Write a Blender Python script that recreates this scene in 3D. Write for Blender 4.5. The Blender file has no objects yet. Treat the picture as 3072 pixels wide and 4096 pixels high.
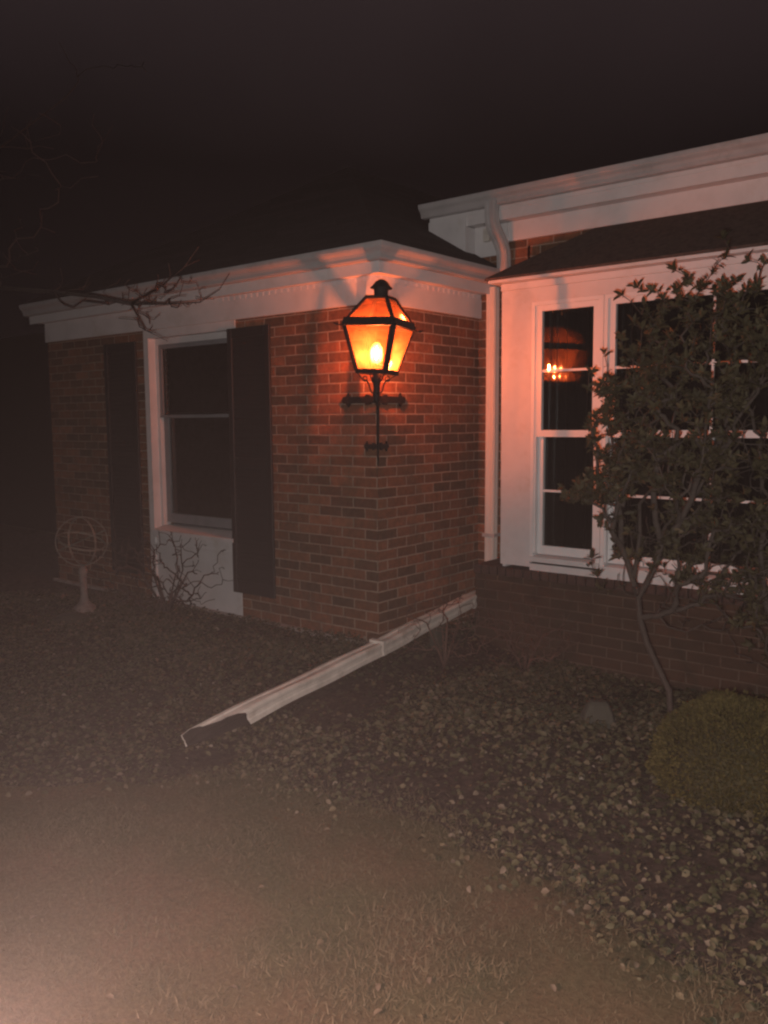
import bpy, math, random
import numpy as np
from mathutils import Vector, Matrix, noise
random.seed(7); rng = np.random.default_rng(11)
SC = bpy.context.scene
COL = SC.collection
PI = math.pi

# ------------------------------------------------------------------ mesh helpers
class MB:
    def __init__(s): s.v = []; s.f = []
    def add(s, vs, fs):
        n = len(s.v); s.v += [tuple(p) for p in vs]; s.f += [tuple(i + n for i in q) for q in fs]; return s
    def box(s, x0, x1, y0, y1, z0, z1):
        v = [(x, y, z) for z in (z0, z1) for y in (y0, y1) for x in (x0, x1)]
        return s.add(v, [(0, 2, 3, 1), (4, 5, 7, 6), (0, 1, 5, 4), (2, 6, 7, 3), (0, 4, 6, 2), (1, 3, 7, 5)])
    def bbox(s, x0, x1, y0, y1, z0, z1, b=.004):
        # chamfered box: real worn edges that catch light
        xs, ys, zs = (x0, x1), (y0, y1), (z0, z1); vs = []; idx = {}
        for i in (0, 1):
            for j in (0, 1):
                for k in (0, 1):
                    for a in (0, 1, 2):
                        p = [xs[i], ys[j], zs[k]]
                        for c, t in enumerate((i, j, k)):
                            if c != a: p[c] += b if t == 0 else -b
                        idx[(i, j, k, a)] = len(vs); vs.append(p)
        fs = []
        for a in range(3):
            o = [c for c in range(3) if c != a]
            for t in (0, 1):
                q = []
                for (p, r) in ((0, 0), (1, 0), (1, 1), (0, 1)):
                    key = [0, 0, 0]; key[a] = t; key[o[0]] = p; key[o[1]] = r
                    q.append(idx[(key[0], key[1], key[2], a)])
                fs.append(q)
            for p in (0, 1):
                for r in (0, 1):
                    k0 = [0, 0, 0]; k1 = [0, 0, 0]
                    k0[a] = 0; k1[a] = 1
                    for k in (k0, k1): k[o[0]] = p; k[o[1]] = r
                    fs.append([idx[(*k0, o[0])], idx[(*k1, o[0])], idx[(*k1, o[1])], idx[(*k0, o[1])]])
        for i in (0, 1):
            for j in (0, 1):
                for k in (0, 1):
                    fs.append([idx[(i, j, k, 0)], idx[(i, j, k, 1)], idx[(i, j, k, 2)]])
        return s.add(vs, fs)
    def tube(s, pts, rad, n=8, cap=True):
        pts = [Vector(p) for p in pts]
        if not hasattr(rad, '__len__'): rad = [rad] * len(pts)
        up = Vector((0, 0, 1)); vs = []; prev = None
        for i, p in enumerate(pts):
            t = (pts[min(i + 1, len(pts) - 1)] - pts[max(i - 1, 0)])
            if t.length < 1e-9: t = Vector((0, 0, 1))
            t.normalize()
            if prev is None:
                a = t.cross(up)
                if a.length < .05: a = t.cross(Vector((1, 0, 0)))
            else: a = prev - t * prev.dot(t)
            a.normalize(); prev = a; b = t.cross(a)
            for k in range(n):
                an = 2 * PI * k / n
                vs.append(p + (a * math.cos(an) + b * math.sin(an)) * rad[i])
        fs = [(i * n + k, i * n + (k + 1) % n, (i + 1) * n + (k + 1) % n, (i + 1) * n + k) for i in range(len(pts) - 1) for k in range(n)]
        if cap: fs += [tuple(range(n))[::-1], tuple((len(pts) - 1) * n + k for k in range(n))]
        return s.add(vs, fs)
    def lathe(s, prof, c=(0, 0, 0), n=24):
        vs = [(c[0] + r * math.cos(2 * PI * k / n), c[1] + r * math.sin(2 * PI * k / n), c[2] + z) for r, z in prof for k in range(n)]
        m = len(prof)
        fs = [(i * n + k, i * n + (k + 1) % n, (i + 1) * n + (k + 1) % n, (i + 1) * n + k) for i in range(m - 1) for k in range(n)]
        fs += [tuple(range(n))[::-1], tuple((m - 1) * n + k for k in range(n))]
        return s.add(vs, fs)
    def sweep(s, prof, frames, cap=True):
        # prof: 2D outline, frames: list of (origin, u, v)
        n = len(prof)
        vs = [Vector(o) + Vector(u) * a + Vector(w) * b for o, u, w in frames for a, b in prof]
        fs = [(i * n + k, i * n + (k + 1) % n, (i + 1) * n + (k + 1) % n, (i + 1) * n + k) for i in range(len(frames) - 1) for k in range(n)]
        if cap: fs += [tuple(range(n))[::-1], tuple((len(frames) - 1) * n + k for k in range(n))]
        return s.add(vs, fs)
    def xform(s, M):
        s.v = [tuple(M @ Vector(p)) for p in s.v]; return s
    def build(s, name, mat, parent=None, smooth=False, off=None):
        me = bpy.data.meshes.new(name)
        v = s.v
        if off is not None: v = [(p[0] - off[0], p[1] - off[1], p[2] - off[2]) for p in v]
        me.from_pydata(v, [], s.f); me.validate(clean_customdata=False); me.update()
        return link(name, me, mat, parent, smooth)

def link(name, me, mat, parent=None, smooth=False):
    if mat: me.materials.append(mat)
    if smooth: me.polygons.foreach_set('use_smooth', [True] * len(me.polygons))
    o = bpy.data.objects.new(name, me); COL.objects.link(o)
    if parent: o.parent = parent
    return o

def recalc(o):
    import bmesh
    bm = bmesh.new(); bm.from_mesh(o.data); bmesh.ops.recalc_face_normals(bm, faces=bm.faces); bm.to_mesh(o.data); bm.free(); return o

def tag(o, label=None, cat=None, group=None, kind=None):
    if label: o['label'] = label
    if cat: o['category'] = cat
    if group: o['group'] = group
    if kind: o['kind'] = kind
    return o
def thing(name, label, cat, loc=(0, 0, 0), group=None):
    o = bpy.data.objects.new(name, None); COL.objects.link(o); o.location = loc; o.empty_display_size = .1
    return tag(o, label, cat, group)

# ------------------------------------------------------------------ material helpers
def mat(name):
    m = bpy.data.materials.new(name); m.use_nodes = True; nt = m.node_tree
    for n in list(nt.nodes): nt.nodes.remove(n)
    out = nt.nodes.new('ShaderNodeOutputMaterial')
    return m, nt, out
def N(nt, typ, **kw):
    n = nt.nodes.new(typ)
    for k, v in kw.items():
        if k.startswith('i_'): n.inputs[k[2:].replace('_', ' ')].default_value = v
        else: setattr(n, k, v)
    return n
def L(nt, a, b): nt.links.new(a, b)
def ramp(nt, fac, stops):
    r = N(nt, 'ShaderNodeValToRGB'); e = r.color_ramp.elements
    e[0].position = stops[0][0]; e[0].color = (*stops[0][1], 1); e[1].position = stops[-1][0]; e[1].color = (*stops[-1][1], 1)
    for p, c in stops[1:-1]:
        x = e.new(p); x.color = (*c, 1)
    L(nt, fac, r.inputs[0]); return r.outputs[0]
def mixc(nt, fac, a, b, mode='MIX'):
    m = N(nt, 'ShaderNodeMix', data_type='RGBA', blend_type=mode)
    for i, x in ((0, fac), (6, a), (7, b)):
        if isinstance(x, (int, float)): m.inputs[i].default_value = x
        elif isinstance(x, tuple): m.inputs[i].default_value = (*x, 1)
        else: L(nt, x, m.inputs[i])
    return m.outputs[2]

def plain(name, col, rough=.6, var=.25, scale=8, bump=.15, bscale=60, metal=0, stain=None, sp=.5):
    m, nt, out = mat(name)
    tc = N(nt, 'ShaderNodeTexCoord')
    n1 = N(nt, 'ShaderNodeTexNoise', i_Scale=scale, i_Detail=6.0, i_Roughness=.65); L(nt, tc.outputs['Object'], n1.inputs['Vector'])
    lo = tuple(c * (1 - var) for c in col); hi = tuple(min(1, c * (1 + var * .6)) for c in col)
    c = ramp(nt, n1.outputs['Fac'], [(.3, lo), (.5, col), (.72, hi)])
    if stain:
        n3 = N(nt, 'ShaderNodeTexNoise', i_Scale=3.5, i_Detail=8.0, i_Roughness=.75); L(nt, tc.outputs['Object'], n3.inputs['Vector'])
        f = ramp(nt, n3.outputs['Fac'], [(.55, (0, 0, 0)), (.75, (1, 1, 1))])
        c = mixc(nt, f, c, stain)
    b = N(nt, 'ShaderNodeBsdfPrincipled', i_Roughness=rough, i_Metallic=metal)
    b.inputs['Specular IOR Level'].default_value = sp
    L(nt, c, b.inputs['Base Color'])
    n2 = N(nt, 'ShaderNodeTexNoise', i_Scale=bscale, i_Detail=4.0); L(nt, tc.outputs['Object'], n2.inputs['Vector'])
    bp = N(nt, 'ShaderNodeBump', i_Strength=bump, i_Distance=.004); L(nt, n2.outputs['Fac'], bp.inputs['Height']); L(nt, bp.outputs[0], b.inputs['Normal'])
    L(nt, b.outputs[0], out.inputs[0]); return m

def brick_mat(name, dark=1.0, brown=False):
    m, nt, out = mat(name)
    tc = N(nt, 'ShaderNodeTexCoord'); geo = N(nt, 'ShaderNodeNewGeometry')
    sp = N(nt, 'ShaderNodeSeparateXYZ'); L(nt, tc.outputs['Object'], sp.inputs[0])
    sn = N(nt, 'ShaderNodeSeparateXYZ'); L(nt, geo.outputs['True Normal'], sn.inputs[0])
    ab = N(nt, 'ShaderNodeMath', operation='ABSOLUTE'); L(nt, sn.outputs[0], ab.inputs[0])
    gt = N(nt, 'ShaderNodeMath', operation='GREATER_THAN'); gt.inputs[1].default_value = .5; L(nt, ab.outputs[0], gt.inputs[0])
    ya = N(nt, 'ShaderNodeMath', operation='ADD'); ya.inputs[1].default_value = .1015; L(nt, sp.outputs[1], ya.inputs[0])
    mx = N(nt, 'ShaderNodeMix', data_type='FLOAT'); L(nt, gt.outputs[0], mx.inputs[0]); L(nt, sp.outputs[0], mx.inputs[2]); L(nt, ya.outputs[0], mx.inputs[3])
    za = N(nt, 'ShaderNodeMath', operation='ADD'); za.inputs[1].default_value = .0433 + .0677 * 20; L(nt, sp.outputs[2], za.inputs[0])
    xa = N(nt, 'ShaderNodeMath', operation='ADD'); xa.inputs[1].default_value = .203 * 60; L(nt, mx.outputs[0], xa.inputs[0])
    # hand laid courses: joints wander slightly
    nw = N(nt, 'ShaderNodeTexNoise', i_Scale=5.0, i_Detail=3.0); L(nt, tc.outputs['Object'], nw.inputs['Vector'])
    wz = N(nt, 'ShaderNodeMath', operation='MULTIPLY_ADD'); wz.inputs[1].default_value = .008; L(nt, nw.outputs['Fac'], wz.inputs[0]); L(nt, za.outputs[0], wz.inputs[2])
    n5 = N(nt, 'ShaderNodeTexNoise', i_Scale=14.0, i_Detail=3.0); L(nt, tc.outputs['Object'], n5.inputs['Vector'])
    wx = N(nt, 'ShaderNodeMath', operation='MULTIPLY_ADD'); wx.inputs[1].default_value = .016; L(nt, n5.outputs['Fac'], wx.inputs[0]); L(nt, xa.outputs[0], wx.inputs[2])
    cb = N(nt, 'ShaderNodeCombineXYZ'); L(nt, wx.outputs[0], cb.inputs[0]); L(nt, wz.outputs[0], cb.inputs[1])
    br = N(nt, 'ShaderNodeTexBrick', offset=.5, offset_frequency=2, squash=1.0)
    br.inputs['Scale'].default_value = 1; br.inputs['Brick Width'].default_value = .203; br.inputs['Row Height'].default_value = .0677
    br.inputs['Mortar Size'].default_value = .0056; br.inputs['Mortar Smooth'].default_value = .35; br.inputs['Bias'].default_value = -.1
    br.inputs['Color1'].default_value = (0, 0, 0, 1); br.inputs['Color2'].default_value = (1, 1, 1, 1); br.inputs['Mortar'].default_value = (.5, .5, .5, 1)
    L(nt, cb.outputs[0], br.inputs['Vector'])
    d = dark
    bc = ramp(nt, br.outputs['Color'], [(0, (.13 * d, .066 * d, .040 * d)), (.3, (.205 * d, .086 * d, .046 * d)), (.7, (.275 * d, .106 * d, .055 * d)), (1, (.37 * d, .155 * d, .085 * d))])
    n1 = N(nt, 'ShaderNodeTexNoise', i_Scale=26.0, i_Detail=8.0, i_Roughness=.7); L(nt, tc.outputs['Object'], n1.inputs['Vector'])
    g = ramp(nt, n1.outputs['Fac'], [(.3, (.55, .55, .55)), (.6, (1.1, 1.1, 1.1))])
    bc = mixc(nt, 1.0, bc, g, 'MULTIPLY')
    n3 = N(nt, 'ShaderNodeTexNoise', i_Scale=1.3, i_Detail=5.0); L(nt, tc.outputs['Object'], n3.inputs['Vector'])
    g2 = ramp(nt, n3.outputs['Fac'], [(.35, (.75, .8, .75)), (.65, (1.05, 1.0, 1.0))])
    bc = mixc(nt, 1.0, bc, g2, 'MULTIPLY')
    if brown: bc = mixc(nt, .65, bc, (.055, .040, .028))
    mc = mixc(nt, n1.outputs['Fac'], (.23 * d, .165 * d, .12 * d), (.52 * d, .385 * d, .30 * d))
    c = mixc(nt, br.outputs['Fac'], bc, mc)
    n7 = N(nt, 'ShaderNodeTexNoise', i_Scale=4.5, i_Detail=9.0, i_Roughness=.8); L(nt, tc.outputs['Object'], n7.inputs['Vector'])
    c = mixc(nt, ramp(nt, n7.outputs['Fac'], [(.48, (0, 0, 0)), (.66, (.65, .65, .65))]), c, (.10 * d, .065 * d, .042 * d))
    b = N(nt, 'ShaderNodeBsdfPrincipled', i_Roughness=.88); b.inputs['Specular IOR Level'].default_value = .25
    L(nt, c, b.inputs['Base Color'])
    inv = N(nt, 'ShaderNodeMath', operation='SUBTRACT'); inv.inputs[0].default_value = 1; L(nt, br.outputs['Fac'], inv.inputs[1])
    h = N(nt, 'ShaderNodeMath', operation='MULTIPLY_ADD'); h.inputs[1].default_value = .35; L(nt, n1.outputs['Fac'], h.inputs[0]); L(nt, inv.outputs[0], h.inputs[2])
    bp = N(nt, 'ShaderNodeBump', i_Strength=.9, i_Distance=.006); L(nt, h.outputs[0], bp.inputs['Height']); L(nt, bp.outputs[0], b.inputs['Normal'])
    L(nt, b.outputs[0], out.inputs[0]); return m

def attr_mat(name, stops, rough=.6, trans=.0, sp=.3, scale=None):
    m, nt, out = mat(name)
    a = N(nt, 'ShaderNodeAttribute', attribute_name='tint')
    c = ramp(nt, a.outputs['Fac'], stops)
    b = N(nt, 'ShaderNodeBsdfPrincipled', i_Roughness=rough); b.inputs['Specular IOR Level'].default_value = sp
    L(nt, c, b.inputs['Base Color'])
    if trans:
        t = N(nt, 'ShaderNodeBsdfTranslucent'); L(nt, c, t.inputs[0])
        mx = N(nt, 'ShaderNodeMixShader'); mx.inputs[0].default_value = trans
        L(nt, b.outputs[0], mx.inputs[1]); L(nt, t.outputs[0], mx.inputs[2]); L(nt, mx.outputs[0], out.inputs[0])
    else: L(nt, b.outputs[0], out.inputs[0])
    return m

def emis(name, col, s):
    m, nt, out = mat(name); e = N(nt, 'ShaderNodeEmission'); e.inputs[0].default_value = (*col, 1); e.inputs[1].default_value = s
    L(nt, e.outputs[0], out.inputs[0]); return m

def glass_mat(name, refl=1.0, tint=(.9, .92, .92)):
    m, nt, out = mat(name)
    fr = N(nt, 'ShaderNodeFresnel'); fr.inputs[0].default_value = 1.52
    mu = N(nt, 'ShaderNodeMath', operation='MULTIPLY'); mu.inputs[1].default_value = refl; L(nt, fr.outputs[0], mu.inputs[0])
    t = N(nt, 'ShaderNodeBsdfTransparent'); t.inputs[0].default_value = (*tint, 1)
    g = N(nt, 'ShaderNodeBsdfGlossy'); g.inputs['Roughness'].default_value = .012
    tc = N(nt, 'ShaderNodeTexCoord'); n2 = N(nt, 'ShaderNodeTexNoise', i_Scale=4.0, i_Detail=1.0); L(nt, tc.outputs['Object'], n2.inputs['Vector'])
    bp = N(nt, 'ShaderNodeBump', i_Strength=.03, i_Distance=.01); L(nt, n2.outputs['Fac'], bp.inputs['Height']); L(nt, bp.outputs[0], g.inputs['Normal'])
    mx = N(nt, 'ShaderNodeMixShader'); L(nt, mu.outputs[0], mx.inputs[0]); L(nt, t.outputs[0], mx.inputs[1]); L(nt, g.outputs[0], mx.inputs[2])
    L(nt, mx.outputs[0], out.inputs[0]); return m

def amber_glass(name, clear, milky, f0, f1):
    # old seeded glass: mostly clear and tinted, slightly milky
    m, nt, out = mat(name)
    tc = N(nt, 'ShaderNodeTexCoord'); n1 = N(nt, 'ShaderNodeTexNoise', i_Scale=11.0, i_Detail=5.0, i_Roughness=.6); L(nt, tc.outputs['Object'], n1.inputs['Vector'])
    f = ramp(nt, n1.outputs['Fac'], [(.35, (f0, f0, f0)), (.7, (f1, f1, f1))])
    t = N(nt, 'ShaderNodeBsdfTransparent'); t.inputs[0].default_value = (*clear, 1)
    tl = N(nt, 'ShaderNodeBsdfTranslucent'); tl.inputs[0].default_value = (*milky, 1)
    g = N(nt, 'ShaderNodeBsdfGlossy'); g.inputs['Roughness'].default_value = .15; g.inputs[0].default_value = (.4, .4, .4, 1)
    m1 = N(nt, 'ShaderNodeMixShader'); L(nt, f, m1.inputs[0]); L(nt, t.outputs[0], m1.inputs[1]); L(nt, tl.outputs[0], m1.inputs[2])
    m2 = N(nt, 'ShaderNodeMixShader'); m2.inputs[0].default_value = .03; L(nt, m1.outputs[0], m2.inputs[1]); L(nt, g.outputs[0], m2.inputs[2])
    L(nt, m2.outputs[0], out.inputs[0]); return m

def shingle_mat():
    m, nt, out = mat('asphalt_shingles')
    tc = N(nt, 'ShaderNodeTexCoord')
    mp = N(nt, 'ShaderNodeMapping'); L(nt, tc.outputs['Object'], mp.inputs[0])
    sp = N(nt, 'ShaderNodeSeparateXYZ'); L(nt, mp.outputs[0], sp.inputs[0])
    xy = N(nt, 'ShaderNodeMath', operation='ADD'); L(nt, sp.outputs[0], xy.inputs[0]); L(nt, sp.outputs[1], xy.inputs[1])
    cb = N(nt, 'ShaderNodeCombineXYZ'); L(nt, xy.outputs[0], cb.inputs[0]); L(nt, sp.outputs[2], cb.inputs[1])
    br = N(nt, 'ShaderNodeTexBrick', offset=.37); br.inputs['Scale'].default_value = 1; br.inputs['Brick Width'].default_value = .3; br.inputs['Row Height'].default_value = .07
    br.inputs['Mortar Size'].default_value = .003; br.inputs['Color1'].default_value = (.045, .04, .04, 1); br.inputs['Color2'].default_value = (.075, .066, .066, 1); br.inputs['Mortar'].default_value = (.035, .032, .032, 1)
    L(nt, cb.outputs[0], br.inputs['Vector'])
    n1 = N(nt, 'ShaderNodeTexNoise', i_Scale=150.0, i_Detail=3.0); L(nt, tc.outputs['Object'], n1.inputs['Vector'])
    c = mixc(nt, .5, br.outputs['Color'], ramp(nt, n1.outputs['Fac'], [(.3, (.03, .027, .027)), (.7, (.085, .076, .076))]))
    b = N(nt, 'ShaderNodeBsdfPrincipled', i_Roughness=.95); b.inputs['Specular IOR Level'].default_value = .1; L(nt, c, b.inputs['Base Color'])
    bp = N(nt, 'ShaderNodeBump', i_Strength=.6, i_Distance=.004); L(nt, br.outputs['Fac'], bp.inputs['Height']); bp.invert = True; L(nt, bp.outputs[0], b.inputs['Normal'])
    L(nt, b.outputs[0], out.inputs[0]); return m

def soil_mat():
    m, nt, out = mat('soil')
    tc = N(nt, 'ShaderNodeTexCoord')
    n1 = N(nt, 'ShaderNodeTexNoise', i_Scale=22.0, i_Detail=10.0, i_Roughness=.75); L(nt, tc.outputs['Object'], n1.inputs['Vector'])
    c = ramp(nt, n1.outputs['Fac'], [(.32, (.018, .013, .011)), (.5, (.045, .034, .028)), (.7, (.085, .066, .052))])
    b = N(nt, 'ShaderNodeBsdfPrincipled', i_Roughness=.95); b.inputs['Specular IOR Level'].default_value = .15; L(nt, c, b.inputs['Base Color'])
    bp = N(nt, 'ShaderNodeBump', i_Strength=1.0, i_Distance=.02); L(nt, n1.outputs['Fac'], bp.inputs['Height']); L(nt, bp.outputs[0], b.inputs['Normal'])
    L(nt, b.outputs[0], out.inputs[0]); return m
def turf_mat():
    m, nt, out = mat('turf')
    tc = N(nt, 'ShaderNodeTexCoord')
    n1 = N(nt, 'ShaderNodeTexNoise', i_Scale=60.0, i_Detail=8.0, i_Roughness=.8); L(nt, tc.outputs['Object'], n1.inputs['Vector'])
    n2 = N(nt, 'ShaderNodeTexNoise', i_Scale=2.5, i_Detail=4.0); L(nt, tc.outputs['Object'], n2.inputs['Vector'])
    c = ramp(nt, n1.outputs['Fac'], [(.32, (.055, .046, .030)), (.5, (.085, .072, .047)), (.7, (.12, .103, .068))])
    c2 = ramp(nt, n2.outputs['Fac'], [(.35, (.8, .95, .8)), (.65, (1.15, 1.0, .95))])
    c = mixc(nt, 1.0, c, c2, 'MULTIPLY')
    b = N(nt, 'ShaderNodeBsdfPrincipled', i_Roughness=.95); b.inputs['Specular IOR Level'].default_value = .1; L(nt, c, b.inputs['Base Color'])
    bp = N(nt, 'ShaderNodeBump', i_Strength=1.0, i_Distance=.01); L(nt, n1.outputs['Fac'], bp.inputs['Height']); L(nt, bp.outputs[0], b.inputs['Normal'])
    L(nt, b.outputs[0], out.inputs[0]); return m

WHITE = plain('white_paint', (.62, .60, .60), .55, .10, 5, .12, 90, stain=(.50, .46, .42))
WHITE2 = plain('white_vinyl', (.72, .71, .71), .4, .06, 4, .05, 60)
GUT = plain('white_aluminium', (.42, .40, .40), .45, .14, 6, .10, 40, stain=(.28, .25, .23))
GRIME = plain('grimy_white_metal', (.56, .53, .48), .5, .28, 9, .2, 50, stain=(.26, .22, .17))
CREAM = plain('downspout_paint', (.66, .60, .55), .45, .10, 6, .08, 40)
BRICK = brick_mat('brick_wall', .88)
BRICK_K = brick_mat('shaded_knee_brick', .29, True)  # darker, browner copy of the wall brick: shade below the lantern put into colour
DARK = plain('dark_shutter_paint', (.006, .005, .006), .6, .3, 10, .1, 60)
IRON = plain('black_iron', (.007, .005, .005), .65, .4, 30, .5, 90, metal=0, sp=.2)
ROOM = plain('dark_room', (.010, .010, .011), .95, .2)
BLIND = plain('vertical_blind_fabric', (.10, .09, .095), .9, .3, 20)
SCREEN = plain('insect_screen', (.075, .078, .085), .9, .2, 20)
SHING = shingle_mat(); SOIL = soil_mat(); TURF = turf_mat()
GLASS = glass_mat('window_glass', 1.35)
GLASS_L = glass_mat('window_glass_left', 1.0)
AMBER = amber_glass('lantern_glass', (.62, .38, .24), (.95, .32, .10), .06, .13)
GLOW_SHELL = amber_glass('milky_glow_shell', (.95, .9, .85), (.9, .7, .5), .05, .09)
DIM_BASE = amber_glass('dim_base_glass', (.22, .12, .07), (.9, .3, .1), .02, .03)  # darkened base glass, added to dim the light falling below the lantern
CONC = plain('weathered_concrete', (.30, .26, .24), .9, .35, 14, .7, 40, stain=(.10, .10, .07))
STONE = plain('grey_stone', (.045, .046, .034), .9, .3, 9, .8, 25)
VERD = plain('weathered_brass', (.19, .17, .14), .6, .35, 18, .3, 60, metal=.1)
BARK = plain('shrub_bark', (.055, .042, .034), .9, .35, 25, .8, 60)
BARKR = plain('reddish_twig_bark', (.115, .066, .05), .85, .35, 25, .5, 60)
BARKD = plain('dark_tree_bark', (.045, .033, .030), .9, .35, 25, .6, 60)
LEAF = attr_mat('shrub_leaf', [(0, (.026, .024, .012)), (.5, (.062, .054, .027)), (.85, (.100, .080, .042)), (1, (.17, .11, .065))], .6, .15, .22)
BOX = attr_mat('boxwood_leaf', [(0, (.030, .027, .008)), (.6, (.062, .053, .015)), (1, (.095, .078, .027))], .8, .15, .2)
LIT = attr_mat('ground_leaf', [(0, (.020, .022, .010)), (.4, (.055, .055, .028)), (.62, (.10, .085, .05)), (.84, (.10, .082, .058)), (.95, (.13, .11, .082)), (1, (.20, .175, .14))], .7, .1, .3)
BLADE = attr_mat('grass_blade', [(0, (.055, .047, .027)), (.5, (.085, .073, .044)), (.85, (.115, .097, .062)), (1, (.16, .135, .09))], .8, .15, .15)

# ------------------------------------------------------------------ ground
def sm(t): t = np.clip(t, 0, 1); return t * t * (3 - 2 * t)
def gz(x, y):
    x = np.asarray(x, float); y = np.asarray(y, float)
    z = -.06 - .16 * sm((x + .05) / .7) * sm((y + 1.0) / 1.6) - .07 * sm((-y - .5) / 1.4)
    z = z + .012 * np.sin(x * 3.1 + 1.3 * y) * np.cos(y * 2.7 - x)
    z = z + .010 * np.sin(x * 7.3 + y * 5.1) * np.sin(y * 8.3)
    return z
def sheet(xs, ys, zf):
    X, Y = np.meshgrid(xs, ys); Z = zf(X, Y)
    v = np.stack([X, Y, Z], -1).reshape(-1, 3); nx, ny = len(xs), len(ys)
    f = [(j * nx + i, j * nx + i + 1, (j + 1) * nx + i + 1, (j + 1) * nx + i) for j in range(ny - 1) for i in range(nx - 1)]
    return v, f
xs = np.concatenate([[-300, -80, -30, -14], np.linspace(-8, 7, 151), [12, 30, 80, 300]])
ys = np.concatenate([[-300, -80, -30, -12], np.linspace(-7, 2, 91), [6, 30, 80, 300]])
v, f = sheet(xs, ys, gz)
me = bpy.data.meshes.new('ground'); me.from_pydata(v.tolist(), [], f); g = link('ground', me, SOIL, smooth=True); tag(g, kind='structure')

# lawn edge (bed / lawn boundary) : y of the lawn edge for every x
EX = np.array([-9, -6, -3, -1.2, .0, .34, .66, 1.2, 1.75, 2.2, 2.5, 2.8, 3.2, 6, 9.]); EY = np.array([-4.6, -4.2, -3.7, -3.1, -2.62, -2.22, -1.86, -1.76, -1.72, -1.78, -1.86, -1.95, -2.05, -2.3, -2.5])
def edge(x): return np.interp(x, EX, EY) + .03 * np.sin(np.asarray(x) * 9) + .02 * np.sin(np.asarray(x) * 23)
lx = np.linspace(-9, 9, 361); lt = np.concatenate([np.linspace(0, 1, 30) ** 1.4 * 3.5, [6, 12, 25]])
vv = []
for t in lt:
    yy = edge(lx) - t
    vv.append(np.stack([lx, yy, gz(lx, yy) + .012 * min(1, t / .08 + .35)], -1))
vv = np.concatenate(vv); nx = len(lx)
ff = [(j * nx + i, (j + 1) * nx + i, (j + 1) * nx + i + 1, j * nx + i + 1) for j in range(len(lt) - 1) for i in range(nx - 1)]
me = bpy.data.meshes.new('lawn'); me.from_pydata(vv.tolist(), [], ff); o = link('lawn', me, TURF, smooth=True); tag(o, kind='structure')

# ------------------------------------------------------------------ batched leaves
def unit(a): return a / (np.linalg.norm(a, axis=-1, keepdims=True) + 1e-12)
def leaf_mesh(name, P, D, Nn, Ln, W, tint, mt, parent=None, off=(0, 0, 0), curl=.15, fold=.25, simple=False):
    P = np.asarray(P) - np.asarray(off); D = unit(np.asarray(D)); Nn = unit(np.asarray(Nn) - D * (Nn * D).sum(-1, keepdims=True)); S = np.cross(D, Nn)
    Ln = np.asarray(Ln)[:, None]; W = np.asarray(W)[:, None]; n = len(P)
    if simple:
        V = np.stack([P - S * W * .5, P + S * W * .5, P + D * Ln + Nn * Ln * curl], 1); F = np.array([[0, 1, 2]]); k = 3
    else:
        up = Nn * W * fold
        m1 = P + D * Ln * .35; m2 = P + D * Ln * .72 - Nn * Ln * curl * .4; tip = P + D * Ln - Nn * Ln * curl
        V = np.stack([P, m1 - S * W * .44 + up, m1, m1 + S * W * .44 + up, m2 - S * W * .40 + up * .8, m2, m2 + S * W * .40 + up * .8, tip], 1)
        F = [[0, 2, 1], [0, 3, 2], [1, 2, 5, 4], [2, 3, 6, 5], [4, 5, 7], [5, 6, 7]]; k = 8
    V = V.reshape(-1, 3)
    me = bpy.data.meshes.new(name)
    lens = [len(q) for q in F]; flat = np.concatenate([np.array(q) for q in F])
    loops = (flat[None, :] + (np.arange(n) * k)[:, None]).reshape(-1)
    tot = np.tile(lens, n); st = np.concatenate([[0], np.cumsum(tot)[:-1]])
    me.vertices.add(len(V)); me.vertices.foreach_set('co', V.astype(np.float32).ravel())
    me.loops.add(len(loops)); me.loops.foreach_set('vertex_index', loops.astype(np.int32))
    me.polygons.add(len(tot)); me.polygons.foreach_set('loop_start', st.astype(np.int32)); me.polygons.foreach_set('loop_total', tot.astype(np.int32))
    a = me.attributes.new('tint', 'FLOAT', 'POINT'); a.data.foreach_set('value', np.repeat(tint, k).astype(np.float32))
    me.update(); me.validate()
    return link(name, me, mt, parent)
def rdir(n, up=0.0):
    d = rng.normal(size=(n, 3)); d = unit(d); d[:, 2] += up; return unit(d)

# grass
n = 230000
gx = rng.uniform(-1.6, 4.2, n); d = rng.power(1.0, n) * 3.0; gy = edge(gx) + .22 * rng.random(n) ** 2 - d
cx, cy = 3.505, -4.212
keep = (np.hypot(gx - cx, gy - cy) > .5) & (np.hypot(gx - cx, gy - cy) < 4.6); gx, gy = gx[keep], gy[keep]; n = len(gx)
patch = np.array([noise.noise(Vector((a * 1.7, b * 1.7, 3))) + .6 * noise.noise(Vector((a * 7, b * 7, 5))) for a, b in zip(gx, gy)])
kk = rng.random(n) < np.clip(.8 + .9 * patch, .22, 1); gx, gy, patch = gx[kk], gy[kk], patch[kk]; n = len(gx)
D = rdir(n, .75); D[:, 2] = np.abs(D[:, 2]); Nn = rdir(n)
tint = np.clip(.42 + .16 * rng.normal(size=n) + .25 * patch, 0, .97); tint[rng.random(n) < .004] = 1
P = np.stack([gx, gy, gz(gx, gy) + .008], -1)
o = leaf_mesh('grass', P, D, Nn, rng.uniform(.015, .034, n) * (1 + .6 * patch), rng.uniform(.0025, .0045, n), tint, BLADE, simple=True, curl=.3)
tag(o, 'short winter grass of the lawn in front of the planting bed', 'grass', kind='stuff')

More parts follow.
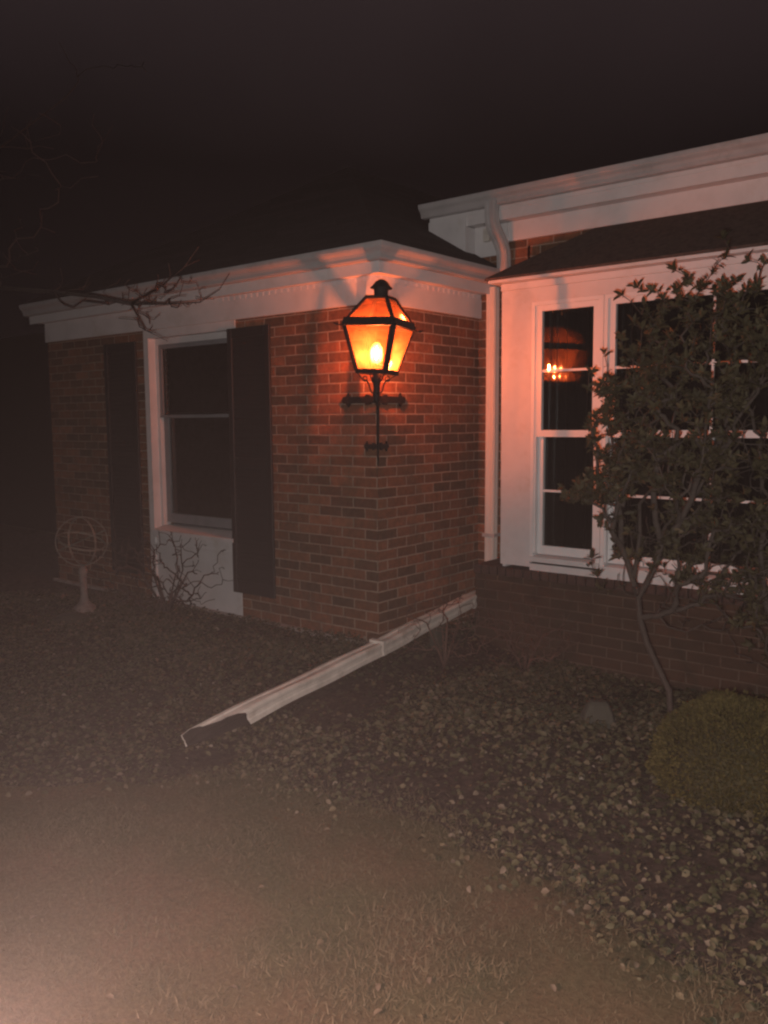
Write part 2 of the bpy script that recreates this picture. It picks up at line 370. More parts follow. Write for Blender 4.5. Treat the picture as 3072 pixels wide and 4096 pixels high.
# ground cover leaves in the bed
def bed_ok(x, y):
    e = edge(x)
    ok = y > e - .32 * rng.random(len(x)) ** 3
    ok &= ~((x < .03) & (x > -3.95) & (y > -.02)); ok &= ~((x > .08) & (y > .93)); ok &= y < 1.15
    return ok
n = 110000
x = rng.uniform(-3.6, 3.9, n); y = edge(x) - .25 + rng.random(n) ** .9 * 3.85; k = bed_ok(x, y); x, y = x[k], y[k]; n = len(x)
cl = np.array([noise.noise(Vector((a * 1.6, b * 1.6, 9))) for a, b in zip(x, y)])
# thinner, darker zone beside the pipe and near the walls
pipe_d = np.abs(x - (.25 - .06 * y))
k = rng.random(n) < np.clip(.75 + .7 * cl, .25, 1) * np.where((x > .3) & (x < .75) & (y > -1.3), .35, 1) * np.where(np.hypot(x - .50, y + 1.88) < .17, .12, 1); x, y, cl = x[k], y[k], cl[k]; n = len(x)
hgt = np.clip(.035 + .06 * cl, .0, .09)
y = y
P = np.stack([x, y, gz(x, y) + .006 + hgt * rng.random(n)], -1)
az = rng.uniform(0, 2 * PI, n); D = np.stack([np.cos(az), np.sin(az), rng.normal(0, .28, n)], -1)
Nn = np.stack([rng.normal(0, .5, n), rng.normal(0, .5, n) - .15, np.ones(n)], -1)
tint = np.clip(.42 + .20 * rng.normal(size=n) + .14 * cl, 0, .88); q = rng.random(n); tint[q < .06] = rng.uniform(.86, .95, (q < .06).sum()); tint[q < .004] = 1
s = rng.uniform(.013, .040, n) * np.where(y < -1.1, .85, 1)
o = leaf_mesh('ground_cover_leaves', P, D, Nn, s, s * rng.uniform(.6, .85, n), tint, LIT, curl=.2, fold=.2)
tag(o, 'low ground cover and fallen leaves filling the planting bed by the house', 'ground cover', kind='stuff')
# stray leaves on the lawn
n = 34; x = rng.uniform(.2, 3.0, n); y = edge(x) - rng.random(n) ** 1.5 * 1.4
P = np.stack([x, y, gz(x, y) + .03], -1); az = rng.uniform(0, 2 * PI, n); D = np.stack([np.cos(az), np.sin(az), 0 * az], -1); s = rng.uniform(.02, .035, n)
o = leaf_mesh('fallen_leaves', P, D, np.tile([0, 0, 1.], (n, 1)) + rng.normal(0, .25, (n, 3)), s, s * .6, rng.uniform(.55, .88, n), LIT)
tag(o, 'dry fallen leaves scattered over the lawn', 'leaves', kind='stuff')

# ------------------------------------------------------------------ house
H = thing('brick_house', 'red brick house with white cornice, dark shutters and a projecting front block', 'house')
WY = 1.17   # wing wall plane
m = MB(); m.box(-3.9, 0, 0, .22, -.6, 2.5); m.box(-.22, 0, .22, WY + .1, -.6, 2.5); m.box(-3.9, -3.68, .22, 2.4, -.6, 2.5)
# cut the left window opening: rebuild the front leaf as four pieces around it
m = MB()
WX0, WX1, WZ0, WZ1 = -2.44, -1.325, -.3, 2.135
m.box(-3.9, WX0, 0, .22, -.6, 2.5); m.box(WX1, 0, 0, .22, -.6, 2.5); m.box(WX0, WX1, 0, .22, WZ1, 2.5); m.box(WX0, WX1, 0, .22, -.6, WZ0)
m.box(-.22, 0, .22, WY + .25, -.6, 2.5); m.box(-3.9, -3.68, .22, 2.6, -.6, 2.5)
m.build('wall', BRICK, H)
m = MB(); m.box(.0, 6.5, WY, WY + .22, -.6, .36); m.box(.0, .40, WY, WY + .22, .36, 2.9); m.box(.40, 6.5, WY, WY + .22, 2.2, 2.9); m.box(4.2, 6.5, WY, WY + .22, .36, 2.2)
m.build('wall', BRICK, H)
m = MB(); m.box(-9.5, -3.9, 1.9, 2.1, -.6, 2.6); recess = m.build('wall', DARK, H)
# knee wall of the bay, with a rowlock ledge of single bricks
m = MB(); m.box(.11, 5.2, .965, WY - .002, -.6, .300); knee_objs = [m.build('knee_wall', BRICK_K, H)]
m = MB(); xx = .105
while xx < 5.2:
    dz = random.uniform(-.003, .003)
    m.bbox(xx, xx + .058, .950 + random.uniform(-.003, .003), WY - .001, .3005, .362 + dz, .004); xx += .068
RLB = plain('rowlock_brick', (.06, .034, .027), .9, .4, 12, .6, 50)  # ledge brick darkened along with the shaded knee wall
knee_objs.append(m.build('ledge', RLB, H))

# cornice of the block (frieze, soffit, fascia, gutter) and of the wing
def frieze(x0, x1, yp, xp, yend, z0, z1, t=.022):
    m = MB(); m.box(x0, xp, yp - t, yp - .001, z0, z1)
    if yend is not None: m.box(xp - .0005 if False else 0.001, xp, yp - .0005, yend, z0, z1)
    return m
# L-shaped block cornice swept round the corner, outline in (outward, up)
def corner_sweep(prof, name, mt, xa=-3.93, yb=WY, smooth=False):
    m = MB()
    fr = [((xa, 0, 0), (0, -1, 0), (0, 0, 1)), ((0, 0, 0), (1, -1, 0), (0, 0, 1)), ((0, yb, 0), (1, 0, 0), (0, 0, 1))]
    m.sweep(prof, fr); o = m.build(name, mt, H, smooth); recalc(o); return o
corner_sweep([(.002, 2.132), (.024, 2.132), (.024, 2.268), (.002, 2.268)], 'frieze', WHITE, xa=-3.9, yb=WY - .002)
corner_sweep([(.002, 2.300), (.002, 2.312), (.128, 2.312), (.128, 2.300)], 'soffit', WHITE, yb=WY - .002)
corner_sweep([(.128, 2.292), (.148, 2.285), (.150, 2.362), (.156, 2.366), (.156, 2.40), (.128, 2.40)], 'fascia', WHITE, yb=WY - .002)
def gutter_prof(o0, z0, w=.085, h=.095):
    # K-style (ogee) gutter
    p = [(0, 0), (w * .52, 0), (w * .60, h * .10), (w * .62, h * .28), (w * .70, h * .45), (w * .90, h * .62), (w * .98, h * .74), (w * .99, h * .84), (w, h * .86), (w * 1.0, h), (w * .90, h), (w * .90, h * .93), (w * .86, h * .70), (w * .55, h * .35), (w * .50, h * .06), (.003, h * .06), (.003, h), (0, h)]
    return [(o0 + a, z0 + b) for a, b in p]
corner_sweep(gutter_prof(.157, 2.352), 'gutter', GUT, yb=WY - .012)
# vented soffit strip: little slotted blocks along the top of the frieze
m = MB(); xx = -1.45
while xx < -.0:
    m.bbox(xx, xx + .026, -.0265, -.024, 2.2685, 2.2995, .0008); xx += .061
yy = .02
while yy < WY - .05:
    m.bbox(.024, .0265, yy, yy + .026, 2.2685, 2.2995, .0008); yy += .061
m.box(-3.9, .0235, -.0235, -.002, 2.2685, 2.2995); m.box(.002, .0235, -.0015, WY - .01, 2.2685, 2.2995)
m.build('soffit_vent', WHITE, H)

# block hip roof
S = .59; ex, ey, ez = .225, -.225, 2.450
m = MB(); rz = ez + S * 2.17
m.add([(ex, ey, ez), (-3.95, ey, ez), (-1.95, 1.95, rz), (-1.95, 6.5, rz), (ex, 6.5, ez), (-3.95, 6.5, ez),
       (ex, ey, ez - .02), (-3.95, ey, ez - .02), (ex, 6.5, ez - .02), (-3.95, 6.5, ez - .02)],
      [(1, 0, 2), (0, 4, 3, 2), (5, 1, 2, 3), (0, 1, 7, 6), (4, 0, 6, 8), (1, 5, 9, 7), (5, 3, 4), (6, 7, 9, 8)])
m.build('roof', SHING, H)

# wing roof, frieze, fascia, gutter
gx0 = -.37
m = MB()
m.add([(gx0, .93, 2.955), (6.8, .93, 2.955), (6.8, 4.5, 3.80), (gx0, 4.5, 3.80), (gx0, .93, 2.935), (6.8, .93, 2.935), (6.8, 4.5, 3.78), (gx0, 4.5, 3.78)],
      [(0, 1, 2, 3), (7, 6, 5, 4), (0, 4, 5, 1), (1, 5, 6, 2), (2, 6, 7, 3), (3, 7, 4, 0)])
m.build('roof', SHING, H)
m = MB(); m.box(-.30, 6.5, WY - .024, WY - .001, 2.645, 2.775); m.build('frieze', WHITE, H)
m = MB(); m.box(-.30, 6.5, 1.045, WY - .001, 2.7755, 2.787); m.build('soffit', WHITE, H)
m = MB(); m.box(-.33, 6.5, 1.022, 1.044, 2.768, 2.862); m.box(-.33, 6.5, 1.016, 1.0215, 2.835, 2.862); m.build('fascia', WHITE, H)
m = MB(); m.sweep(gutter_prof(0, 0, .088, .090), [((gx0, 1.015, 2.8625), (0, -1, 0), (0, 0, 1)), ((6.5, 1.015, 2.8625), (0, -1, 0), (0, 0, 1))])
recalc(m.build('gutter', GUT, H))
# boxed eave return at the left end of the wing roof
m = MB(); m.box(-.335, -.012, 1.010, 1.0215, 2.40, 2.834); m.box(-.040, -.012, 1.0225, WY - .03, 2.40, 2.767); m.box(-.335, -.318, 1.0225, WY - .03, 2.40, 2.767); m.build('eave_return', WHITE, H)
m = MB(); m.box(-.011, .262, 1.135, 1.1445, 2.56, 2.767); m.build('return_board', WHITE, H)
m = MB(); m.bbox(.075, .125, 1.10, 1.134, 2.66, 2.75, .003); m.build('louver', GRIME, H)

# S shaped elbow from wing gutter down on to the block roof
def rect_tube(path, w, d, ux, wall=None, n=14):
    m = MB(); pts = [Vector(p) for p in path]; fr = []
    for i, p in enumerate(pts):
        t = (pts[min(i + 1, len(pts) - 1)] - pts[max(i - 1, 0)]).normalized(); u = Vector(ux); u = (u - t * u.dot(t)).normalized(); w_ = t.cross(u)
        fr.append((p, u, w_))
    c = .18
    prof = [(-w / 2 + w * c * .5, -d / 2), (-w * .18, -d / 2), (-w * .12, -d / 2 + .006), (w * .12, -d / 2 + .006), (w * .18, -d / 2), (w / 2 - w * c * .5, -d / 2), (w / 2, -d / 2 + d * c), (w / 2, -d * .12), (w / 2 - .006, 0), (w / 2, d * .12), (w / 2, d / 2 - d * c), (w / 2 - w * c * .5, d / 2), (w * .18, d / 2), (w * .12, d / 2 - .006), (-w * .12, d / 2 - .006), (-w * .18, d / 2), (-w / 2 + w * c * .5, d / 2), (-w / 2, d / 2 - d * c), (-w / 2, -d / 2 + d * c)]
    m.sweep(prof, fr); return m
def curve(ctrl, n=24):
    # Catmull-Rom
    P = [Vector(p) for p in ctrl]; P = [P[0] * 2 - P[1]] + P + [P[-1] * 2 - P[-2]]; out = []
    seg = len(P) - 3; per = max(2, n // seg)
    for i in range(seg):
        for k in range(per):
            t = k / per; a, b, c, d = P[i:i + 4]
            out.append(.5 * ((2 * b) + (-a + c) * t + (2 * a - 5 * b + 4 * c - d) * t * t + (-a + 3 * b - 3 * c + d) * t ** 3))
    out.append(P[-2]); return out
path = curve([(.235, .965, 2.885), (.235, .966, 2.79), (.238, .985, 2.715), (.245, 1.045, 2.645), (.250, 1.090, 2.575), (.252, 1.100, 2.50), (.252, 1.100, 2.43)], 30)
o = rect_tube(path, .085, .075, (1, 0, 0)).build('downspout_elbow', GUT, H); recalc(o)
# downspout in the inner corner, cut off at the ledge
o = rect_tube([(.155, 1.115, 2.335), (.154, 1.115, 1.6), (.152, 1.113, .9), (.150, 1.112, .368)], .078, .075, (1, 0, 0)).build('downspout', CREAM, H); recalc(o)
m = MB(); m.box(.100, .205, 1.068, 1.072, .55, .575); m.box(.105, .2, 1.072, WY - .003, .552, .573); m.build('pipe_strap', GUT, H)

# bay window ----------------------------------------------------
bay_start = set(bpy.data.objects)
BY = .97
m = MB(); m.add([(.255, .845, 2.352), (5.4, .845, 2.352), (5.4, WY - .003, 2.692), (.838, WY - .003, 2.692), (.255, WY - .003, 2.352), (.255, .845, 2.338), (5.4, .845, 2.338), (.255, WY - .003, 2.338), (5.4, WY - .003, 2.338)],
                [(0, 1, 2, 3), (0, 3, 4), (0, 5, 6, 1), (4, 7, 5, 0), (5, 7, 8, 6), (1, 6, 8, 2)])
m.build('roof', plain('dark_bay_shingles', (.080, .058, .050), .95, .4, 30, .5, 120, sp=.1), H)
m = MB(); m.box(.275, 5.35, .862, WY - .004, 2.318, 2.3375); m.build('soffit', WHITE, H)
BAY = MB()
BAY.box(.318, 5.3, BY, BY + .03, 2.182, 2.3175)               # head board
BAY.box(.322, 5.3, BY - .02, BY - .0005, 2.275, 2.3172)         # bed mould
BAY.box(.318, .552, BY, BY + .03, .385, 2.1815)               # wide left board
BAY.box(.318, .345, BY + .0305, WY - .003, .363, 2.3175)       # return to the wall
m = BAY
bay = m.build('bay_window', WHITE, H)
def sash_window(x0, x1, zb, zt, zr, y0, name, parent_thing, first=False):
    """double hung window: frame + upper and lower sash + muntins + panes"""
    m = MB(); t = .026
    m.box(x0, x0 + t, y0 - .006, y0 + .09, zb, zt); m.box(x1 - t, x1, y0 - .006, y0 + .09, zb, zt)
    m.box(x0 + t, x1 - t, y0 - .006, y0 + .09, zt - t, zt)
    m.box(x0 + t + .0002, x0 + t + .010, y0 + .002, y0 + .09, zb + .03, zt - t); m.box(x1 - t - .010, x1 - t - .0002, y0 + .002, y0 + .09, zb + .03, zt - t)
    fr = m.build(name, WHITE2, parent_thing)
    sl = MB(); sl.add([(x0 + .001, y0 - .016, zb - .03), (x1 - .001, y0 - .016, zb - .03), (x1 - .001, y0 - .016, zb + .004), (x0 + .001, y0 - .016, zb + .004), (x0 + .001, y0 + .088, zb + .02), (x1 - .001, y0 + .088, zb + .02), (x0 + .001, y0 + .088, zb - .03), (x1 - .001, y0 + .088, zb - .03)],
                      [(0, 1, 2, 3), (3, 2, 5, 4), (0, 3, 4, 6), (1, 7, 5, 2), (0, 6, 7, 1), (4, 5, 7, 6)]); sl.build('sill', WHITE, fr)
    a, b = x0 + t + .011, x1 - t - .011; w = .036
    def sash(za, zc, yy, rail):
        m = MB(); m.box(a, a + w, yy, yy + .03, za, zc); m.box(b - w, b, yy, yy + .03, za, zc)
        m.box(a + w, b - w, yy, yy + .03, zc - w, zc); m.box(a + w, b - w, yy, yy + .03, za, za + rail)
        m.box(a + w + .0003, b - w - .0003, yy + .006, yy + .024, (za + zc + rail - w) / 2 - .008, (za + zc + rail - w) / 2 + .008)
        if b - a > .8:
            xm = (a + b) / 2; m.box(xm - .007, xm + .007, yy + .008, yy + .022, za + rail + .0003, (za + zc + rail - w) / 2 - .0083); m.box(xm - .007, xm + .007, yy + .008, yy + .022, (za + zc + rail - w) / 2 + .0083, zc - w - .0003)
        m.build('sash', WHITE2, fr)
        p = MB()
        for k, dy in enumerate((.012, .017)):
            p.add([(a + w, yy + dy, za + rail), (b - w, yy + dy, za + rail), (b - w, yy + dy, zc - w), (a + w, yy + dy, zc - w)], [(0, 1, 2, 3)])
        p.build('pane', GLASS, fr)
    sash(zr - .024, zt - t - .001, y0 + .004, .044)
    sash(zb + .021, zr + .022, y0 + .038, .060)
    return fr
# slimmer mullion layout read from the photograph
frames = [(.553, 1.070, .455), (1.074, 2.440, .440), (2.444, 3.810, .440)]
for i, (a, b, zb) in enumerate(frames):
    sash_window(a, b, zb, 2.181, 1.306, BY + .004, 'window', H)
m = MB(); m.box(.553, 5.3, BY + .0, BY + .03, .3632, .4095); m.build('sill_board', WHITE, H)
# third ghost pane + blinds + dark room
m = MB(); 
for dy in (.072, .128): m.add([(.56, BY + dy, .45), (3.85, BY + dy, .45), (3.85, BY + dy, 2.17), (.56, BY + dy, 2.17)], [(0, 1, 2, 3)])
m.build('inner_pane', GLASS, H)
m = MB(); xx = .58
while xx < 3.85:
    a = math.radians(random.uniform(52, 66)); cxx, cyy = xx, BY + .22; ca, sa = math.cos(a) * .042, math.sin(a) * .042
    m.add([(cxx - ca, cyy - sa, .45), (cxx + ca, cyy + sa, .45), (cxx + ca, cyy + sa, 2.2), (cxx - ca, cyy - sa, 2.2)], [(0, 1, 2, 3)]); xx += .078
m.build('vertical_blind', BLIND, H)
# bring the bay forward of the wing wall by scaling it about the camera position (its back edges stay on the wall)
bay_objs = [o for o in bpy.data.objects if o not in bay_start and o.type == 'MESH'] + knee_objs
for o in bay_objs:
    for v_ in o.data.vertices:
        c_ = v_.co; k_ = .9691
        v_.co = (c_.x * k_ + .1083, c_.y if 1.14 < c_.y < 1.172 else c_.y * k_ - .1302, c_.z * k_ + .0431)
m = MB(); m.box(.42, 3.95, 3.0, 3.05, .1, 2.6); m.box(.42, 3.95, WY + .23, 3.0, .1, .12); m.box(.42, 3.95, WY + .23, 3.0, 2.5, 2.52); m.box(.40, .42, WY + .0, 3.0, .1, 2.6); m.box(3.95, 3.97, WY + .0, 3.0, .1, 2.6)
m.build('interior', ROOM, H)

# left window ----------------------------------------------------
x0, x1 = WX0, WX1
m = MB()
m.box(x0 + .001, x0 + .062, -.006, .11, -.28, 2.1315); m.box(x1 - .062, x1 - .001, -.006, .11, -.28, 2.1315); m.box(x0 + .0622, x1 - .0622, -.006, .11, 2.068, 2.1315)
m.box(x0 + .0622, x1 - .0622, .062, .13, 2.02, 2.0678); m.box(x0 + .0622, x0 + .095, .062, .13, .56, 2.02); m.box(x1 - .095, x1 - .0622, .062, .13, .56, 2.02)
lw = m.build('window', WHITE, H)
m = MB(); a, b = x0 + .0955, x1 - .0955
m.box(a, b, .066, .094, 1.985, 2.0195); m.box(a, a + .035, .066, .094, 1.46, 1.985); m.box(b - .035, b, .066, .094, 1.46, 1.985); m.box(a, b, .064, .094, 1.440, 1.4595)
SASHD = plain('grey_sash_paint', (.20, .20, .21), .5, .15)
m.build('sash', SASHD, lw)
m = MB(); m.box(a, a + .06, .098, .128, .585, 1.478); m.box(b - .06, b, .098, .128, .585, 1.478); m.box(a + .06, b - .06, .098, .128, 1.435, 1.478); m.box(a + .06, b - .06, .098, .128, .585, .66)
m.build('sash', SASHD, lw)
m = MB(); m.add([(a + .03, .082, 1.45), (b - .03, .082, 1.45), (b - .03, .082, 1.99), (a + .03, .082, 1.99)], [(0, 1, 2, 3)]); m.build('pane', GLASS_L, lw)
m = MB(); m.add([(a + .05, .112, .65), (b - .05, .112, .65), (b - .05, .112, 1.44), (a + .05, .112, 1.44)], [(0, 1, 2, 3)]); m.build('pane', GLASS_L, lw)
m = MB(); m.add([(x0 + .0622, -.030, .505), (x1 - .0622, -.030, .505), (x1 - .0622, -.030, .532), (x0 + .0622, -.030, .532), (x0 + .0622, .125, .565), (x1 - .0622, .125, .565), (x0 + .0622, .125, .505), (x1 - .0622, .125, .505)],
                [(0, 1, 2, 3), (3, 2, 5, 4), (0, 3, 4, 6), (1, 7, 5, 2), (0, 6, 7, 1), (4, 5, 7, 6)]); m.build('sill', WHITE, lw)
m = MB(); m.box(x0 + .0622, x1 - .0622, .012, .06, -.3, .5045); m.box(x0 + .0622, x1 - .0622, -.002, .0115, .33, .42); m.box(x0 + .0622, x1 - .0622, -.006, .0115, .468, .5045); m.build('panel', WHITE, H)
m = MB(); m.box(x0, x1, .23, .25, .4, 2.2); m.build('curtain', SCREEN, H)

# shutters
def shutter(x0, x1, z0, z1, lab=None):
    m = MB(); st = .05; y1, y0 = -.002, -.023
    m.bbox(x0, x0 + st, y0, y1, z0, z1, .003); m.bbox(x1 - st, x1, y0, y1, z0, z1, .003)
    for (a, b) in ((z0, z0 + .09), (z1 - .07, z1), ((z0 + z1) / 2 - .035, (z0 + z1) / 2 + .035)): m.bbox(x0 + st, x1 - st, y0 + .002, y1, a, b, .003)
    for lo, hi in ((z0 + .09, (z0 + z1) / 2 - .035), ((z0 + z1) / 2 + .035, z1 - .07)):
        k = int((hi - lo) / .034)
        for i in range(k):
            z = lo + (i + .5) * (hi - lo) / k
            m.add([(x0 + st, y0 + .006, z - .016), (x1 - st, y0 + .006, z - .016), (x1 - st, y1 - .005, z + .016), (x0 + st, y1 - .005, z + .016), (x0 + st, y0 + .006, z - .010), (x1 - st, y0 + .006, z - .010), (x1 - st, y1 - .005, z + .022), (x0 + st, y1 - .005, z + .022)],
                  [(0, 1, 2, 3), (7, 6, 5, 4), (0, 4, 5, 1), (3, 2, 6, 7)])
    m.box(x0 + st, x1 - st, y1 - .004, y1 - .0005, z0 + .05, z1 - .05)
    return m.build('shutter', DARK, H)
shutter(-1.402, -.958, .132, 2.072); shutter(-2.985, -2.535, .132, 2.055)

# concrete footing edge at the base of the block
m = MB(); m.box(-3.95, .03, -.035, -.001, -.6, -.045); m.box(.001, .03, -.0005, .962, -.6, -.075); m.build('footing', CONC, H)

# ------------------------------------------------------------------ wall lantern
LC = Vector((.190, -.234, 1.595))
LT = thing('wall_lantern', 'lit copper gas style lantern glowing orange on a black iron bracket at the brick corner', 'lantern', LC)
# lean of the lantern head (top leans to the left seen from the path)
camd = Vector((3.505, -4.212, 0)).normalized(); 
LEAN = Matrix.Rotation(math.radians(-2.7), 4, camd) if False else Matrix.Rotation(math.radians(3.3), 4, -camd)
ROTZ = Matrix.Rotation(math.radians(15.5), 4, 'Z')
HEAD = LEAN @ ROTZ
def lb(m, name, mt, smooth=False, head=True):
    if head: m.xform(HEAD)
    return m.build(name, mt, LT, smooth)
def ring_corners(h, z): return [Vector((h * a, h * b, z)) for a, b in ((-1, -1), (1, -1), (1, 1), (-1, 1))]
zb, zm, zt = .092, .365, .522       # heights above LC
hb, hm, ht = .092, .160, .066
B_, M_, T_ = ring_corners(hb, zb), ring_corners(hm, zm), ring_corners(ht, zt)
def bar(m, a, b, w, d=None):
    d = d or w; a, b = Vector(a), Vector(b); t = (b - a).normalized(); c = (a + b) / 2; o = Vector((c.x, c.y, 0))
    u = t.cross(Vector((0, 0, 1)))
    if u.length < .2: u = t.cross(o.normalized() if o.length > .01 else Vector((1, 0, 0)))
    u.normalize(); w_ = t.cross(u)
    m.sweep([(-w / 2, -d / 2), (w / 2, -d / 2), (w / 2, d / 2), (-w / 2, d / 2)], [(a, u, w_), (b, u, w_)])
m = MB()
for i in range(4): bar(m, B_[i], M_[i], (.024, .033, .010, .018)[i], (.018, .020, .008, .012)[i])
for i in range(4): bar(m, M_[i], T_[i], .021, .014)
for i in range(4): j = (i + 1) % 4; bar(m, B_[i], B_[j], .018, .026)
for i in range(4): j = (i + 1) % 4; bar(m, T_[i], T_[j], .012, .014)
recalc(lb(m, 'frame', IRON))
# bars added on the two rear panes to throw upright shadow bands
for az, (p, q) in ((165 - 15.5, (3, 0)), (102.8 - 15.5, (2, 3))):
    d = Vector((math.cos(math.radians(az)), math.sin(math.radians(az)), 0)); o_ = []
    for ring_ in (B_, M_):
        a, b = ring_[p], ring_[q]; e_ = b - a; den = d.x * e_.y - d.y * e_.x; t_ = (a.x * e_.y - a.y * e_.x) / den
        o_.append(Vector((d.x * t_, d.y * t_, a.z)))
    m = MB(); bar(m, o_[0], o_[1], .0055, .003); recalc(lb(m, 'shadow_bar', IRON))
m = MB()                                    # wide rain band with flared lip
for i in range(4):
    j = (i + 1) % 4; a, b = M_[i], M_[j]; s1, s2, s3 = 1.0, 1.075, 1.16
    def sc(p, s, z): return Vector((p.x * s, p.y * s, p.z + z))
    pts = [sc(a, 1.0, .032), sc(b, 1.0, .032), sc(a, 1.03, -.008), sc(b, 1.03, -.008), sc(a, 1.15, -.014), sc(b, 1.15, -.014), sc(a, 1.15, -.018), sc(b, 1.15, -.018), sc(a, 1.0, -.018), sc(b, 1.0, -.018), sc(a, .95, -.018), sc(b, .95, -.018), sc(a, .95, .020), sc(b, .95, .020)]
    m.add(pts, [(0, 1, 3, 2), (2, 3, 5, 4), (4, 5, 7, 6), (6, 7, 9, 8), (8, 9, 11, 10), (10, 11, 13, 12), (12, 13, 1, 0)])
for p in M_:
    q = Vector((p.x * 1.15, p.y * 1.15, p.z - .014)); m.tube([q * 1, Vector((q.x * 1.10, q.y * 1.10, q.z + .006))], [.007, .003], 8)
recalc(lb(m, 'rain_band', IRON))
m = MB(); e = .018                            # roof plate and chimney with mushroom cap
m.box(-ht - .004, ht + .004, -ht - .004, ht + .004, zt, zt + .010)
lb(m, 'roof_plate', IRON)
m = MB(); m.lathe([(.038, zt + .010), (.040, zt + .012), (.043, zt + .045), (.047, zt + .062), (.0475, zt + .064)], n=24); lb(m, 'chimney', IRON, True)
m = MB(); m.lathe([(.052, zt + .060), (.0655, zt + .058), (.066, zt + .061), (.055, zt + .070), (.047, zt + .082), (.036, zt + .096), (.020, zt + .107), (.008, zt + .111), (.001, zt + .112)], n=28); lb(m, 'cap', IRON, True)
def pane(q, inset=.004):
    c = sum(q, Vector()) / 4; q = [p + (c - p).normalized() * .006 for p in q]; nrm = (q[1] - q[0]).cross(q[3] - q[0]).normalized()
    if nrm.dot(Vector((c.x, c.y, 0))) > 0: nrm = -nrm
    q = [p + nrm * inset for p in q]
    m = MB(); m.add(q, [(0, 1, 2, 3)]); return m
for i in range(4):
    j = (i + 1) % 4
    lb(pane([B_[i], B_[j], M_[j], M_[i]]), 'glass_pane', AMBER)
    lb(pane([M_[i] + Vector((0, 0, .02)), M_[j] + Vector((0, 0, .02)), T_[j], T_[i]]), 'roof_pane', AMBER)
m = MB(); m.add([p * .97 for p in B_], [(0, 1, 2, 3)]); lb(m, 'base_pane', DIM_BASE)
# burner: glowing mantle on a gas tube, plus a smaller added emitter
m = MB(); m.tube([(0, 0, .02), (0, 0, .135)], .010, 10); m.tube([(-.03, .0, .128), (.045, -.02, .128)], .006, 8); m.lathe([(.020, .132), (.022, .14), (.012, .146)], n=12); lb(m, 'burner', IRON)
MANT = emis('glowing_mantle', (1, .28, .11), 21000)
m = MB(); m.lathe([(.001, .170), (.0028, .175), (.0032, .19), (.0032, .215), (.0025, .228), (.0005, .232)], (-.012, .004, 0), 14); lb(m, 'mantle', MANT, True)
m = MB(); m.lathe([(.0005, .128), (.0016, .132), (.0019, .138), (.0018, .146), (.0005, .150)], (.052, .016, 0), 12); lb(m, 'mantle', MANT, True)  # second small emitter, added for the bright spot low in the right pane
m = MB(); m.lathe([(.014, .142), (.028, .152), (.036, .180), (.037, .210), (.031, .240), (.016, .262), (.002, .270)], (-.012, .004, 0), 20); lb(m, 'glow_shell', GLOW_SHELL, True)  # added shell, widens the small bright core like bloom
m = MB(); m.lathe([(.008, .108), (.017, .116), (.021, .134), (.019, .158), (.009, .172), (.001, .176)], (.052, .016, 0), 16); lb(m, 'glow_shell', GLOW_SHELL, True)
# hub, scrolls and iron bracket gripping the brick corner
m = MB(); m.lathe([(.012, -.085), (.020, -.080), (.017, -.060), (.024, -.045), (.020, -.02), (.017, .01), (.022, .03), (.028, .05), (.020, .065), (.026, .088), (.012, .092)], n=16); lb(m, 'hub', IRON, True, False)
for i in range(4):
    p = HEAD @ B_[i]; dxy = Vector((p.x, p.y, 0)).normalized(); r = Vector((p.x, p.y, 0)).length
    cpts = [dxy * .014 + Vector((0, 0, -.035)), dxy * .036 + Vector((0, 0, -.022)), dxy * .046 + Vector((0, 0, .012)), dxy * .062 + Vector((0, 0, .040)), dxy * .085 + Vector((0, 0, .046)), dxy * .100 + Vector((0, 0, .062)), dxy * r + Vector((0, 0, p.z - .006))]
    m = MB(); m.tube(curve(cpts, 24), .0048, 8)
    loop = [dxy * (.072 + .013 * math.cos(a)) + Vector((0, 0, .052 + .016 * math.sin(a))) for a in np.linspace(0, 2 * PI, 13)]
    m.tube(loop, .0035, 6, cap=False); lb(m, 'scroll', IRON, True, False)
m = MB(); off = -LC
def wl(x, y, z): return Vector((x, y, z)) + off
# stem down the corner + stand-off arm
m.tube([wl(.030, -.030, 1.66), wl(.028, -.028, 1.45), wl(.024, -.024, 1.25), wl(.018, -.018, 1.12)], [.012, .010, .009, .005], 10)
m.tube([wl(.030, -.030, 1.535), wl(.07, -.075, 1.512), wl(.13, -.145, 1.500), wl(.172, -.21, 1.505), wl(.19, -.234, 1.525)], .012, 10)
m.tube(curve([wl(.026, -.026, 1.25), wl(.06, -.065, 1.31), wl(.10, -.11, 1.40), wl(.115, -.13, 1.47), wl(.13, -.145, 1.50)], 20), .007, 8)
lb(m, 'stem', IRON, True, False)
def spear(side, z, ln, h):
    # flat cast arm with flared, pointed end lying against one wall face
    out = [(0, .6), (.12, .6), (.20, .85), (.27, .95), (.30, .62), (.36, .60), (.70, .56), (.76, .66), (.80, 1.25), (.86, .62), (.93, .60), (1.0, 0), (.93, -.60), (.86, -.62), (.80, -1.25), (.76, -.66), (.70, -.56), (.36, -.60), (.30, -.62), (.27, -.95), (.20, -.85), (.12, -.6), (0, -.6)]
    m = MB(); n = len(out); pr = [(a * ln, b * h) for a, b in out]
    if side == 'L': fr = [((0, -.004, z), (-1, 0, 0), (0, 0, 1)), ((0, -.020, z), (-1, 0, 0), (0, 0, 1))]
    else: fr = [((.004, 0, z), (0, 1, 0), (0, 0, 1)), ((.020, 0, z), (0, 1, 0), (0, 0, 1))]
    m.sweep(pr, [(wl(*o), u, v) for o, u, v in fr]); o = m.build('bracket_arm', IRON, LT); recalc(o)
spear('L', 1.532, .290, .036); spear('R', 1.532, .275, .036); spear('L', 1.236, .098, .026); spear('R', 1.236, .092, .026)
m = MB(); 
